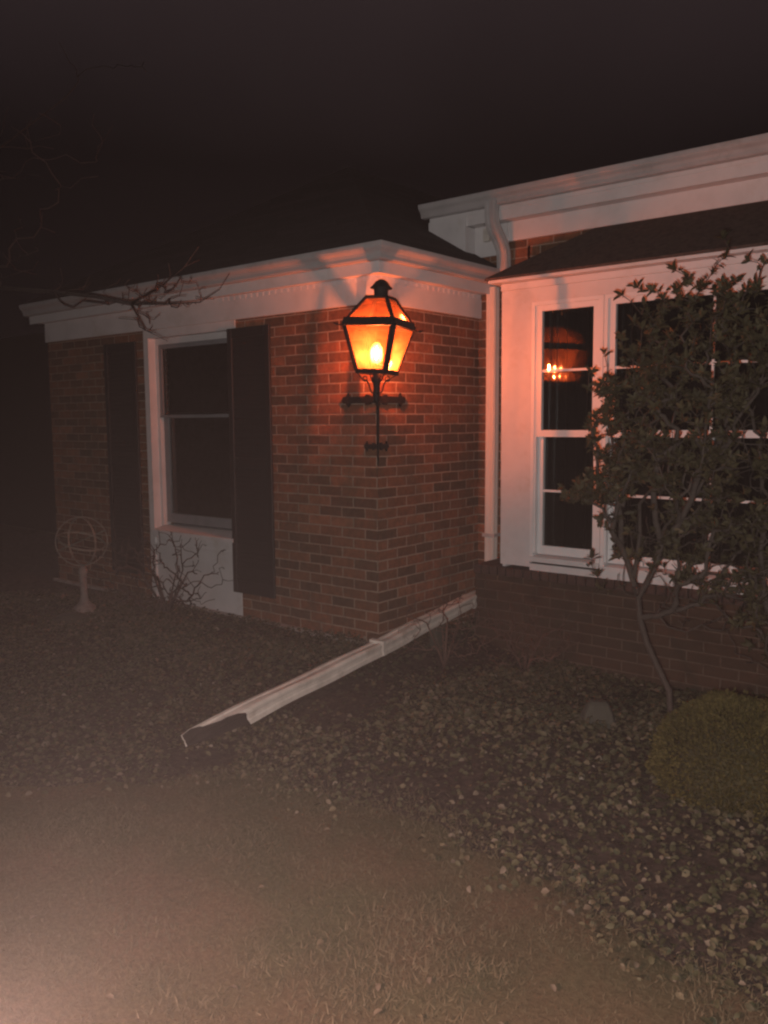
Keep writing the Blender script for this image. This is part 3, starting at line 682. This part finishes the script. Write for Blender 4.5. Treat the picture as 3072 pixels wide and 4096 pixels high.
for z, h in ((1.532, .022), (1.236, .016)):
    m = MB(); m.add([wl(*p) for p in [(-.001, -.004, z - h), (.004, .001, z - h), (.034, -.034, z - h), (-.001, -.004, z + h), (.004, .001, z + h), (.034, -.034, z + h)]], [(0, 2, 1), (3, 4, 5), (0, 3, 5, 2), (2, 5, 4, 1), (1, 4, 3, 0)]); m.build('corner_clamp', IRON, LT)

# ------------------------------------------------------------------ downspout extension lying in the bed
A = Vector((.120, .955, .178)); Bp = Vector((.402, -1.90, .004))
t = (Bp - A).normalized(); u = t.cross(Vector((0, 0, 1))); u.normalize()
if u.x < 0: u = -u
w_ = u.cross(t); 
if w_.z < 0: w_ = -w_
PW, PH, th = .090, .080, .0022
def uprof(k):
    o_ = []; n = 0
    base = [(0, -PH), (0, -PH * .72), (.004, -PH * .62), (0, -PH * .5), (0, -PH * .2), (.010, 0), (PW * .30, 0), (PW * .36, -.006), (PW * .64, -.006), (PW * .70, 0), (PW - .010, 0), (PW, -.010), (PW, -PH * .30), (PW - .005, -PH * .38), (PW - .005, -PH * .62), (PW, -PH * .70), (PW, -PH)]
    return base
base = uprof(0)
def shrink(p): 
    cxp, cyp = PW / 2, -PH / 2
    return (cxp + (p[0] - cxp) * (1 - 2 * th / PW), cyp + (p[1] - cyp) * (1 - 2 * th / PH))
EXT = thing('downspout_extension', 'long off-white metal downspout pipe lying across the planting bed, open end towards the lawn', 'drain pipe', Bp)
Ltot = (Bp - A).length; NS = 40
full = base[:-1] + [(PW, -PH), (PW * .9, -PH), (PW * .12, -PH)]
def cutlen(p):
    fx = max(0, min(1, p[0] / PW)); fz = -p[1] / PH
    if fz < .15: return .02 + .32 * fx ** 1.2
    if fz > .98: return .37 if fx > .05 else .03
    return .34 + .02 * fz if fx > .5 else .035 * fz
def shell(prof, name, mt, extra):
    m = MB(); n = len(prof); V = []; F = []
    for i in range(NS + 1):
        s_ = i / NS
        for p in prof:
            Lp = Ltot - cutlen(p) - extra
            bend = .006 * math.sin(s_ * 9) + .004 * math.sin(s_ * 23)
            V.append(A + t * Lp * s_ + u * (p[0] + bend * .5) + w_ * (p[1] + bend))
    for i in range(NS):
        for k in range(n):
            k2 = (k + 1) % n; F.append((i * n + k, i * n + k2, (i + 1) * n + k2, (i + 1) * n + k))
    m.add(V, F); return m.build(name, mt, EXT, off=Bp)
shell(full, 'pipe', GRIME, 0)
LINE = plain('dark_pipe_lining', (.022, .016, .013), .95, .4, 20, .5, 60)  # dirty inner face, coloured extra dark so the hollow looks shaded
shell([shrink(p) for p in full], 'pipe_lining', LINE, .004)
for s_ in (.06, .46):
    m = MB()
    c = A + t * Ltot * s_
    m.sweep([(-.006, .004), (PW + .005, .004), (PW + .005, -PH - .004), (-.006, -PH - .004)], [(c, u, w_), (c + t * .03, u, w_)])
    recalc(m.build('joint_band', GRIME, EXT, off=Bp))
# two wooden stakes/blocks holding it up near the wall
m = MB(); c = A + t * Ltot * .22
z0 = float(gz(c.x, c.y)) - .05
m.bbox(c.x + .02, c.x + .08, c.y - .05, c.y + .05, z0, c.z - PH - .003, .006); m.build('support_block', STONE, EXT, off=Bp)

# ------------------------------------------------------------------ plants
def grow(root_nodes, tips, step=.05, jit=.012, up=.15):
    """root_nodes: list of (pos, parent). returns nodes(pos,parent) and tip indices"""
    pos = [np.array(p, float) for p, _ in root_nodes]; par = [q for _, q in root_nodes]; root = pos[0]
    plen = [0.0] * len(pos)
    for i in range(1, len(pos)): plen[i] = plen[par[i]] + np.linalg.norm(pos[i] - pos[par[i]])
    tips = sorted(tips, key=lambda p: np.linalg.norm(p - root)); idx = []
    for tp in tips:
        A_ = np.array(pos); dd = np.linalg.norm(A_ - tp, axis=1); sc = dd + .22 * np.array(plen) + np.where(A_[:, 2] > tp[2] + .05, .25, 0)
        sc[:1] += .3
        j = int(np.argmin(sc)); a = pos[j]; L_ = dd[j]
        if L_ < .02: idx.append(j); continue
        k = max(2, int(L_ / step)); prev = j
        bow = np.array([0, 0, 1.]) * up * L_ * rng.uniform(-.6, 1) + rng.normal(0, .10, 3) * L_
        for s_ in range(1, k + 1):
            t_ = s_ / k; p = a * (1 - t_) + tp * t_ + bow * math.sin(PI * t_) * .6 + (rng.normal(0, jit, 3) if s_ < k else 0)
            pos.append(p); par.append(prev); plen.append(plen[prev] + L_ / k); prev = len(pos) - 1
        idx.append(prev)
    return pos, par, idx
def skeleton_mesh(pos, par, rt=.0022, expo=.47, rmax=.05, n=5, off=(0, 0, 0)):
    N_ = len(pos); cnt = np.zeros(N_); ch = [0] * N_
    for q in par:
        if q >= 0: ch[q] += 1
    for i in range(N_ - 1, -1, -1):
        if ch[i] == 0: cnt[i] += 1
        if par[i] >= 0: cnt[par[i]] += cnt[i]
    r = np.minimum(rt * cnt ** expo, rmax); m = MB()
    P = [Vector(p) - Vector(off) for p in pos]
    kids = {}
    for i, q in enumerate(par): kids.setdefault(q, []).append(i)
    # chains along thickest child
    done = [False] * N_
    for i in range(1, N_):
        if done[i]: continue
        ch_ = [par[i], i]; done[i] = True; cur = i
        while cur in kids:
            c = max(kids[cur], key=lambda c_: cnt[c_])
            if done[c]: break
            ch_.append(c); done[c] = True; cur = c
        rad = [r[q] for q in ch_]; rad[0] = min(rad[0], rad[1] * 1.15)
        m.tube([P[q] for q in ch_], [float(q) for q in rad], n if max(rad) < .008 else 8)
    return m, r
def ell(c, r, k, shell=.0):
    d = rdir(k); q = rng.random(k) ** (1 / 3.) ; q = shell + (1 - shell) * q
    return np.array(c) + d * q[:, None] * np.array(r)

def leafy(name_loc, label, cat, group, stem_nodes, tips, leaf_len, per, bark, leafmat, along=6, rt=.0022, partname='foliage', rmax=.05, bare=None):
    loc = Vector(stem_nodes[0][0]); T = thing(*name_loc, label, cat, loc, group) if False else thing(name_loc, label, cat, loc, group)
    pos, par, idx = grow(stem_nodes, list(tips))
    if bare is not None: pos, par, _ = grow(list(zip(pos, par)), list(bare), step=.04, jit=.010)
    m, r = skeleton_mesh(pos, par, rt=rt, off=loc, rmax=rmax); m.build('trunk', bark, T, True)
    Ps, Ds, Ns, Ls, Ti = [], [], [], [], []
    for j in idx:
        tip = pos[j]; q = par[j]; ax = tip - pos[q]; ax = ax / (np.linalg.norm(ax) + 1e-9); ax = ax + np.array([0, 0, .45]); ax /= np.linalg.norm(ax)
        base_t = rng.normal(.48, .16); k = rng.integers(per - 2, per + 3); ph = rng.uniform(0, 2 * PI)
        a = np.cross(ax, [.3, .5, .8]); a /= np.linalg.norm(a); b = np.cross(ax, a)
        for i in range(k):
            an = ph + i * 2.4; spread = rng.uniform(.35, 1.25)
            d_ = ax * math.cos(spread) + (a * math.cos(an) + b * math.sin(an)) * math.sin(spread)
            Ps.append(tip - ax * rng.uniform(0, .018)); Ds.append(d_); Ns.append(ax + rng.normal(0, .2, 3)); Ls.append(leaf_len * rng.uniform(.45, 1.3)); Ti.append(base_t + rng.normal(0, .12))
        # leaves lower on the twig
        cur = j
        for i in range(along):
            if par[cur] < 0: break
            if i % 2 == 1: cur = par[cur]
            if r[cur] > .006: break
            p = pos[cur]; an = rng.uniform(0, 2 * PI); sp_ = rng.uniform(.8, 1.5)
            d_ = ax * math.cos(sp_) + (a * math.cos(an) + b * math.sin(an)) * math.sin(sp_)
            Ps.append(p + rng.normal(0, .008, 3)); Ds.append(d_); Ns.append(ax + rng.normal(0, .3, 3)); Ls.append(leaf_len * rng.uniform(.55, 1.0)); Ti.append(base_t - .08 + rng.normal(0, .12))
    Ls = np.array(Ls)
    leaf_mesh(partname, np.array(Ps), np.array(Ds), np.array(Ns), Ls, Ls * rng.uniform(.36, .46, len(Ls)), np.clip(Ti, 0, 1), leafmat, T, off=loc, curl=.12, fold=.22)
    return T

# large broad-leaved evergreen shrub before the bay window
st = [((1.915, .060, float(gz(1.915, .06)) - .05), -1), ((1.900, .055, .0), 0), ((1.835, .05, .12), 1), ((1.775, .05, .235), 2), ((1.735, .05, .36), 3), ((1.725, .05, .47), 4),
      ((1.690, .06, .55), 5), ((1.655, .07, .64), 6), ((1.610, .08, .73), 7), ((1.700, .08, .66), 6), ((1.705, .10, .80), 9), ((1.69, .12, .95), 10),
      ((1.770, .045, .55), 5), ((1.815, .045, .65), 12), ((1.842, .05, .76), 13), ((1.80, .07, .87), 14), ((1.78, .08, 1.02), 15), ((1.80, .08, 1.2), 16), ((1.92, .06, .86), 14), ((1.98, .08, 1.0), 18), ((2.02, .10, 1.2), 19), ((2.03, .12, 1.45), 20), ((1.60, .10, .86), 8), ((1.57, .10, 1.0), 22)]
tips = np.concatenate([ell((2.02, .16, 1.74), (.47, .36, .34), 230), ell((1.82, .10, 1.36), (.40, .34, .36), 185), ell((1.64, .06, 1.22), (.25, .24, .24), 60), ell((1.50, .05, 1.02), (.20, .16, .09), 36), ell((1.38, .04, 1.0), (.13, .08, .05), 16),
                       ell((2.05, .15, 1.05), (.42, .32, .32), 100), ell((1.60, .1, .80), (.14, .14, .16), 12), ell((1.55, .02, 1.60), (.12, .15, .16), 16), ell((2.15, .12, .68), (.35, .25, .26), 60), ell((1.75, .1, .78), (.25, .2, .2), 22),
                       np.array([[1.60, .05, 2.03], [1.68, .05, 2.06], [1.76, .05, 2.04], [1.86, .08, 2.13], [1.93, .08, 2.09], [1.89, .02, 2.02], [2.04, .1, 2.10], [2.10, .06, 2.25], [2.11, .05, 2.16], [2.20, .1, 2.14], [2.28, .1, 2.12], [2.02, .0, 2.02], [1.28, .05, 1.035], [1.40, .04, .97], [1.44, .05, 1.06], [1.50, .03, .56], [1.53, .02, .50], [1.47, .03, .66]])])
leafy('evergreen_shrub', 'large broad-leaved evergreen shrub on a crooked stem, hiding the bay window', 'shrub', None, st, tips, .048, 7, BARK, LEAF, along=9, rmax=.0155, bare=np.concatenate([ell((2.05, .12, .66), (.55, .3, .34), 190), ell((1.9, .12, 1.2), (.5, .34, .5), 190)]))
# second, further right
st2 = [((2.42, .25, float(gz(2.42, .25)) - .05), -1), ((2.40, .25, .1), 0), ((2.36, .25, .3), 1), ((2.30, .24, .5), 2), ((2.27, .24, .75), 3), ((2.45, .27, .35), 1), ((2.52, .3, .6), 5), ((2.55, .3, .9), 6), ((2.30, .28, 1.0), 4), ((2.6, .3, 1.2), 7)]
tips = np.concatenate([ell((2.60, .28, 1.55), (.48, .36, .55), 230), ell((2.5, .26, .95), (.42, .34, .35), 100), ell((2.35, .2, .55), (.30, .25, .34), 70)])
leafy('evergreen_shrub', 'broad-leaved evergreen shrub at the right edge, behind the rounded boxwood', 'shrub', None, st2, tips, .048, 7, BARK, LEAF, along=9, rmax=.015, bare=np.concatenate([ell((2.45, .22, .55), (.45, .3, .45), 190), ell((2.5, .25, 1.3), (.4, .3, .5), 110)]))

# clipped boxwood mound
bc = np.array([2.475, -.74, -.03]); br_ = np.array([.325, .32, .31]); n = 40000
d = rdir(n); d[:, 2] = np.where(d[:, 2] < -.75, -d[:, 2], d[:, 2])
nz = np.array([noise.noise(Vector(q * 2.1)) for q in d]) * .11 + np.array([noise.noise(Vector(q * 8)) for q in d]) * .07 + (rng.random(n) < .04) * rng.random(n) * .07
rr = 1 + nz - rng.random(n) ** 2 * .14
P = bc + d * br_ * rr[:, None]; gzz = gz(P[:, 0], P[:, 1]); k = P[:, 2] > gzz + .01; P, d, nz = P[k], d[k], nz[k]; n = len(P)
T = thing('boxwood', 'low rounded olive-green boxwood mound at the lower right, beside the lawn', 'shrub', (bc[0], bc[1], float(gz(bc[0], bc[1]))))
loc = T.location
leaf_mesh('foliage', P, d + rng.normal(0, .55, (n, 3)), rng.normal(0, 1, (n, 3)), rng.uniform(.010, .019, n), rng.uniform(.006, .010, n), np.clip(.5 + nz * 2.2 + rng.normal(0, .16, n), 0, 1), BOX, T, off=loc, curl=.1, fold=.15)
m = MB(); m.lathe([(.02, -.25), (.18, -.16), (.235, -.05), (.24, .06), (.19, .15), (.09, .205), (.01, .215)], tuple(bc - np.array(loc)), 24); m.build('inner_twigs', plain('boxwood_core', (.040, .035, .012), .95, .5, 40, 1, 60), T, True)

# bare curly shrub under the left window, red twiggy shrub by the inner corner, twigs over the pipe
def bare(name, label, loc, R, Hh, k, bark, up=.5, stems=6, seed=0, rt=.0016, group=None):
    T = thing(name, label, 'shrub', loc, group)
    L0 = np.array(loc, float); nodes = [(L0 - [0, 0, .03], -1)]
    for i in range(stems):
        a = 2 * PI * i / stems + rng.uniform(-.3, .3); b0 = L0 + np.array([math.cos(a) * R * .12, math.sin(a) * R * .12, Hh * .2]); nodes.append((b0, 0))
        nodes.append((L0 + np.array([math.cos(a) * R * .3, math.sin(a) * R * .3, Hh * rng.uniform(.4, .6)]), len(nodes) - 1))
    tp = ell(L0 + [0, 0, Hh * .55], (R, R, Hh * .5), k, .3)
    pos, par, idx = grow(nodes, list(tp), step=.03, jit=.008, up=up)
    m, r = skeleton_mesh(pos, par, rt=rt, off=loc, n=4, rmax=.012); m.build('branches', bark, T, True); return T
bare('bare_shrub', 'leafless curly shrub with arching twigs under the shuttered window', (-1.90, -.26, -.06), .60, .62, 260, BARKD, up=.7, rt=.0024)
bare('bare_shrub', 'low reddish leafless shrub in the bed below the bay window brickwork', (.82, .45, -.20), .36, .46, 170, BARKR, up=.3, rt=.0015)
bare('bare_shrub', 'wiry low leafless shrub whose twigs cross the downspout pipe', (.45, .10, -.12), .36, .44, 150, BARKR, up=.35, rt=.0016)
# right edge twiggy shrub
bare('bare_shrub', 'sparse grey leafless twigs standing at the right edge behind the boxwood', (2.75, .05, -.15), .40, .65, 70, BARK, up=.25)

# leafless tree on the left whose lower limb crosses the cornice
tl = (-4.35, -1.45, float(gz(-4.35, -1.45)))
T = thing('bare_tree', 'leafless tree at the left whose thin branches cross the white cornice', 'tree', tl)
nodes = [(np.array(tl) - [0, 0, .1], -1), ((-4.33, -1.43, .6), 0), ((-4.28, -1.38, 1.2), 1), ((-4.20, -1.33, 1.8), 2), ((-4.0, -1.25, 2.25), 3), ((-3.4, -1.10, 2.40), 4), ((-2.8, -.98, 2.40), 5), ((-2.2, -.90, 2.32), 6), ((-1.75, -.86, 2.25), 7), ((-1.35, -.86, 2.165), 8), ((-1.0, -.86, 2.13), 9), ((-.65, -.86, 2.11), 10),
         ((-4.0, -1.2, 2.7), 4), ((-3.6, -1.1, 3.3), 12), ((-3.1, -1.0, 3.8), 13), ((-3.3, -1.2, 2.9), 12), ((-2.5, -1.1, 3.3), 15), ((-1.8, -1.0, 3.5), 16), ((-1.15, -.9, 1.98), 9), ((-.95, -.88, 1.90), 18), ((-1.0, -.9, 2.22), 9), ((-.74, -.9, 2.32), 20), ((-.60, -.9, 2.42), 21), ((-.45, -.88, 2.16), 11), ((-.36, -.88, 2.24), 23)]
nodes = [(np.array(p, float), q) for p, q in nodes]
tp = []
for (a, b) in ((8, 9), (9, 10), (10, 11), (9, 18), (9, 20), (20, 21), (7, 8)):
    A_, B_2 = nodes[a][0], nodes[b][0]
    for _ in range(22 if b in (10, 11, 20, 9) else 11):
        t_ = rng.random(); p = A_ * (1 - t_) + B_2 * t_ + np.array([rng.uniform(.02, .12), rng.normal(0, .06), rng.normal(.015, .055)]); tp.append(p)
for c, r_, k in (((-2.6, -1.0, 2.6), (.8, .3, .35), 26), ((-2.2, -1.0, 3.4), (1.3, .5, .6), 34), ((-3.2, -1.1, 3.6), (.9, .5, .7), 26), ((-3.3, -1.1, 2.6), (.5, .3, .5), 20)): tp += list(ell(c, r_, k))
pos, par, idx = grow(nodes, tp, step=.07, jit=.012, up=.05)
m, r = skeleton_mesh(pos, par, rt=.0021, expo=.46, off=tl, n=5, rmax=.07); m.build('trunk', BARKD, T, True)

# ------------------------------------------------------------------ armillary sphere
AC = Vector((-2.49, -.60, .49)); g0 = float(gz(-2.49, -.6))
T = thing('armillary_sphere', 'weathered armillary sphere sundial on a slender pedestal beside the left shutter', 'garden ornament', (AC.x, AC.y, g0))
def ring(R, w, th_, M, name):
    m = MB(); n = 56; prof = [(-w / 2, -th_ / 2), (w / 2, -th_ / 2), (w / 2, th_ / 2), (-w / 2, th_ / 2)]; V = []; F = []
    for i in range(n):
        a = 2 * PI * i / n
        for p, q in prof: V.append(Vector(((R + q) * math.cos(a), (R + q) * math.sin(a), p)))
    for i in range(n):
        for k in range(4): F.append((i * 4 + k, i * 4 + (k + 1) % 4, ((i + 1) % n) * 4 + (k + 1) % 4, ((i + 1) % n) * 4 + k))
    m.add(V, F); m.xform(Matrix.Translation(AC - T.location) @ M); m.build(name, VERD, T)
RX = lambda d: Matrix.Rotation(math.radians(d), 4, 'X'); RZ = lambda d: Matrix.Rotation(math.radians(d), 4, 'Z'); RY = lambda d: Matrix.Rotation(math.radians(d), 4, 'Y')
ring(.190, .011, .005, RZ(59) @ RX(90), 'ring')
ring(.184, .014, .005, RZ(1) @ RX(90), 'ring')
ring(.178, .014, .005, Matrix.Rotation(math.radians(-13), 4, Vector((.856, -.516, 0))) @ Matrix.Rotation(math.radians(14), 4, Vector((.516, .856, 0))), 'equator_band')
m = MB(); m.tube([AC - T.location + Vector((-.20, -.07, -.08)), AC - T.location + Vector((.20, .07, .09))], .004, 8); m.tube([AC - T.location + Vector((.18, .063, .08)), AC - T.location + Vector((.225, .08, .10))], [.010, .001], 8); m.build('arrow_rod', VERD, T)
m = MB(); z = AC.z - .190 - g0
m.lathe([(.075, -.05), (.085, .0), (.082, .05), (.05, .075), (.036, .09), (.028, .12), (.026, z * .55), (.031, z - .07), (.040, z - .05), (.034, z - .035), (.020, z - .012), (.012, z + .004)], n=20); m.build('pedestal', plain('aged_pedestal_stone', (.17, .145, .135), .9, .4, 18, .8, 40), T, True)
# rough stone at its foot
def rock(name, label, c, r, mt, seed=0, squash=None):
    import bmesh
    bm = bmesh.new(); bmesh.ops.create_icosphere(bm, subdivisions=4, radius=1)
    for v_ in bm.verts:
        p = v_.co.copy(); k = 1 + .16 * noise.noise(p * 1.3 + Vector((seed, 0, 0))) + .06 * noise.noise(p * 4 + Vector((seed, 3, 0))) + .02 * noise.noise(p * 12)
        v_.co = Vector((p.x * r[0] * k, p.y * r[1] * k, p.z * r[2] * k))
    me = bpy.data.meshes.new(name); bm.to_mesh(me); bm.free(); o = link(name, me, mt, None, False); o.location = c; tag(o, label, 'rock'); return o
rock('garden_rock', 'grey weathered rock at the foot of the armillary pedestal', (-2.33, -.80, float(gz(-2.33, -.8)) + .0), (.16, .12, .06), STONE, 3)
# trapezoid stone marker in the bed
m = MB(); gx_, gy_ = 1.72, -.40; g1 = float(gz(gx_, gy_))
T = MB(); pts = []
for z_, a_, b_ in ((-.05, .105, .07), (.03, .108, .068), (.11, .085, .055), (.16, .062, .045), (.175, .045, .03)):
    for k in range(16):
        an = 2 * PI * k / 16; cx_, sx_ = math.cos(an), math.sin(an); e_ = (abs(cx_) ** 4 + abs(sx_) ** 4) ** -.25
        j = 1 + .07 * noise.noise(Vector((cx_ * 2, sx_ * 2, z_ * 20)))
        pts.append((a_ * cx_ * e_ * j, b_ * sx_ * e_ * j, z_))
F = [(i * 16 + k, i * 16 + (k + 1) % 16, (i + 1) * 16 + (k + 1) % 16, (i + 1) * 16 + k) for i in range(4) for k in range(16)] + [tuple(64 + k for k in range(16))]
T.add(pts, F); o = T.build('garden_stone', STONE); o.location = (gx_, gy_, g1 - .02); o.scale = (.85, .85, .85); o.rotation_euler = (0, 0, math.radians(35)); tag(o, 'upright mossy stone in the leafy bed left of the boxwood', 'stone')

# ------------------------------------------------------------------ haze: added to carry the flash glare as scattered light
m = MB(); m.box(-12, 9, -7, 8, -2.2, 6.5)
mh, nt, out = mat('glare_veil'); pv = N(nt, 'ShaderNodeVolumePrincipled'); HZ = .00070
pv.inputs['Density'].default_value = HZ; pv.inputs['Color'].default_value = (1, .71, .64, 1); pv.inputs['Anisotropy'].default_value = .0
L(nt, pv.outputs[0], out.inputs['Volume'])
o = m.build('glare_haze', mh); tag(o, 'added thin veil that stands in for lens glare of the flash', 'glare_haze', kind='stuff'); recalc(o)

# ------------------------------------------------------------------ camera (position and angles solved from the photograph)
C0 = Vector((3.505, -4.212, 1.395))
R0 = ((.774, .634, -.008), (.061, -.086, -.994), (-.631, .769, -.105))
right = Vector(R0[0]).normalized(); fwd = Vector(R0[2]); fwd = (fwd - right * fwd.dot(right)).normalized(); up = right.cross(fwd)
cam = bpy.data.cameras.new('camera'); co = bpy.data.objects.new('camera', cam); COL.objects.link(co)
Mc = Matrix((right, up, -fwd)).transposed().to_4x4(); Mc.translation = C0; co.matrix_world = Mc
cam.sensor_fit = 'VERTICAL'; cam.sensor_height = 24; cam.sensor_width = 18; cam.lens = 24 * 3436 / 4096; cam.clip_start = .02; cam.clip_end = 600
SC.camera = co

# ------------------------------------------------------------------ light: lantern, phone flash, added lawn lamp, dark sky
def lamp(name, typ, loc, power, col, **kw):
    l = bpy.data.lights.new(name, typ); l.energy = power; l.color = col
    for k, v in kw.items(): setattr(l, k, v)
    o = bpy.data.objects.new(name, l); COL.objects.link(o); o.location = loc; return o
# phone flash, set low left so the added volume glows as a pinkish glare veil
fo = lamp('flash_light', 'SPOT', C0 + (fwd - right * .54 - up * .73) * .06, 330, (1, .91, .86), shadow_soft_size=.002, spot_size=math.radians(150), spot_blend=1.0)
fo.rotation_euler = (fwd + right * .12 - up * .02).to_track_quat('-Z', 'Y').to_euler()
# added lamp: lights the lawn corner in place of the finger's glare
so = lamp('added_lawn_glow', 'SPOT', C0 + fwd * .62 - right * .66 - up * .38, 420, (1, .49, .40), shadow_soft_size=.05, spot_size=math.radians(135), spot_blend=1.0)
so.rotation_euler = (fwd * .50 - up * 1.0 + right * .22).to_track_quat('-Z', 'Y').to_euler()

w = bpy.data.worlds.new('World'); SC.world = w; w.use_nodes = True; nt = w.node_tree
for n_ in list(nt.nodes): nt.nodes.remove(n_)
out = nt.nodes.new('ShaderNodeOutputWorld'); bg = nt.nodes.new('ShaderNodeBackground'); bg.inputs[1].default_value = 1
# night sky: darkest behind the roofs, slightly brighter and uneven higher up
tc = N(nt, 'ShaderNodeTexCoord'); sx = N(nt, 'ShaderNodeSeparateXYZ'); L(nt, tc.outputs['Generated'], sx.inputs[0])
ns = N(nt, 'ShaderNodeTexNoise', i_Scale=2.2, i_Detail=3.0); L(nt, tc.outputs['Generated'], ns.inputs['Vector'])
ad = N(nt, 'ShaderNodeMath', operation='MULTIPLY_ADD'); ad.inputs[1].default_value = .12; L(nt, ns.outputs['Fac'], ad.inputs[0]); L(nt, sx.outputs[2], ad.inputs[2])
L(nt, ramp(nt, ad.outputs[0], [(.0, (.0020, .0014, .0016)), (.33, (.0032, .0022, .0025)), (.50, (.022, .0150, .0160)), (1, (.024, .017, .018))]), bg.inputs[0])
nt.links.new(bg.outputs[0], out.inputs[0])

SC.view_settings.view_transform = 'Standard'; SC.view_settings.look = 'None'; SC.view_settings.exposure = 0; SC.view_settings.gamma = 1
SC.render.engine = 'CYCLES'
cy = SC.cycles; cy.max_bounces = 8; cy.diffuse_bounces = 3; cy.glossy_bounces = 4; cy.transparent_max_bounces = 16; cy.transmission_bounces = 6; cy.volume_bounces = 0
cy.use_denoising = True; cy.sample_clamp_indirect = 4; cy.filter_width = 2.3; cy.caustics_reflective = False; cy.caustics_refractive = False
try: cy.denoiser = 'OPENIMAGEDENOISE'
except Exception: pass
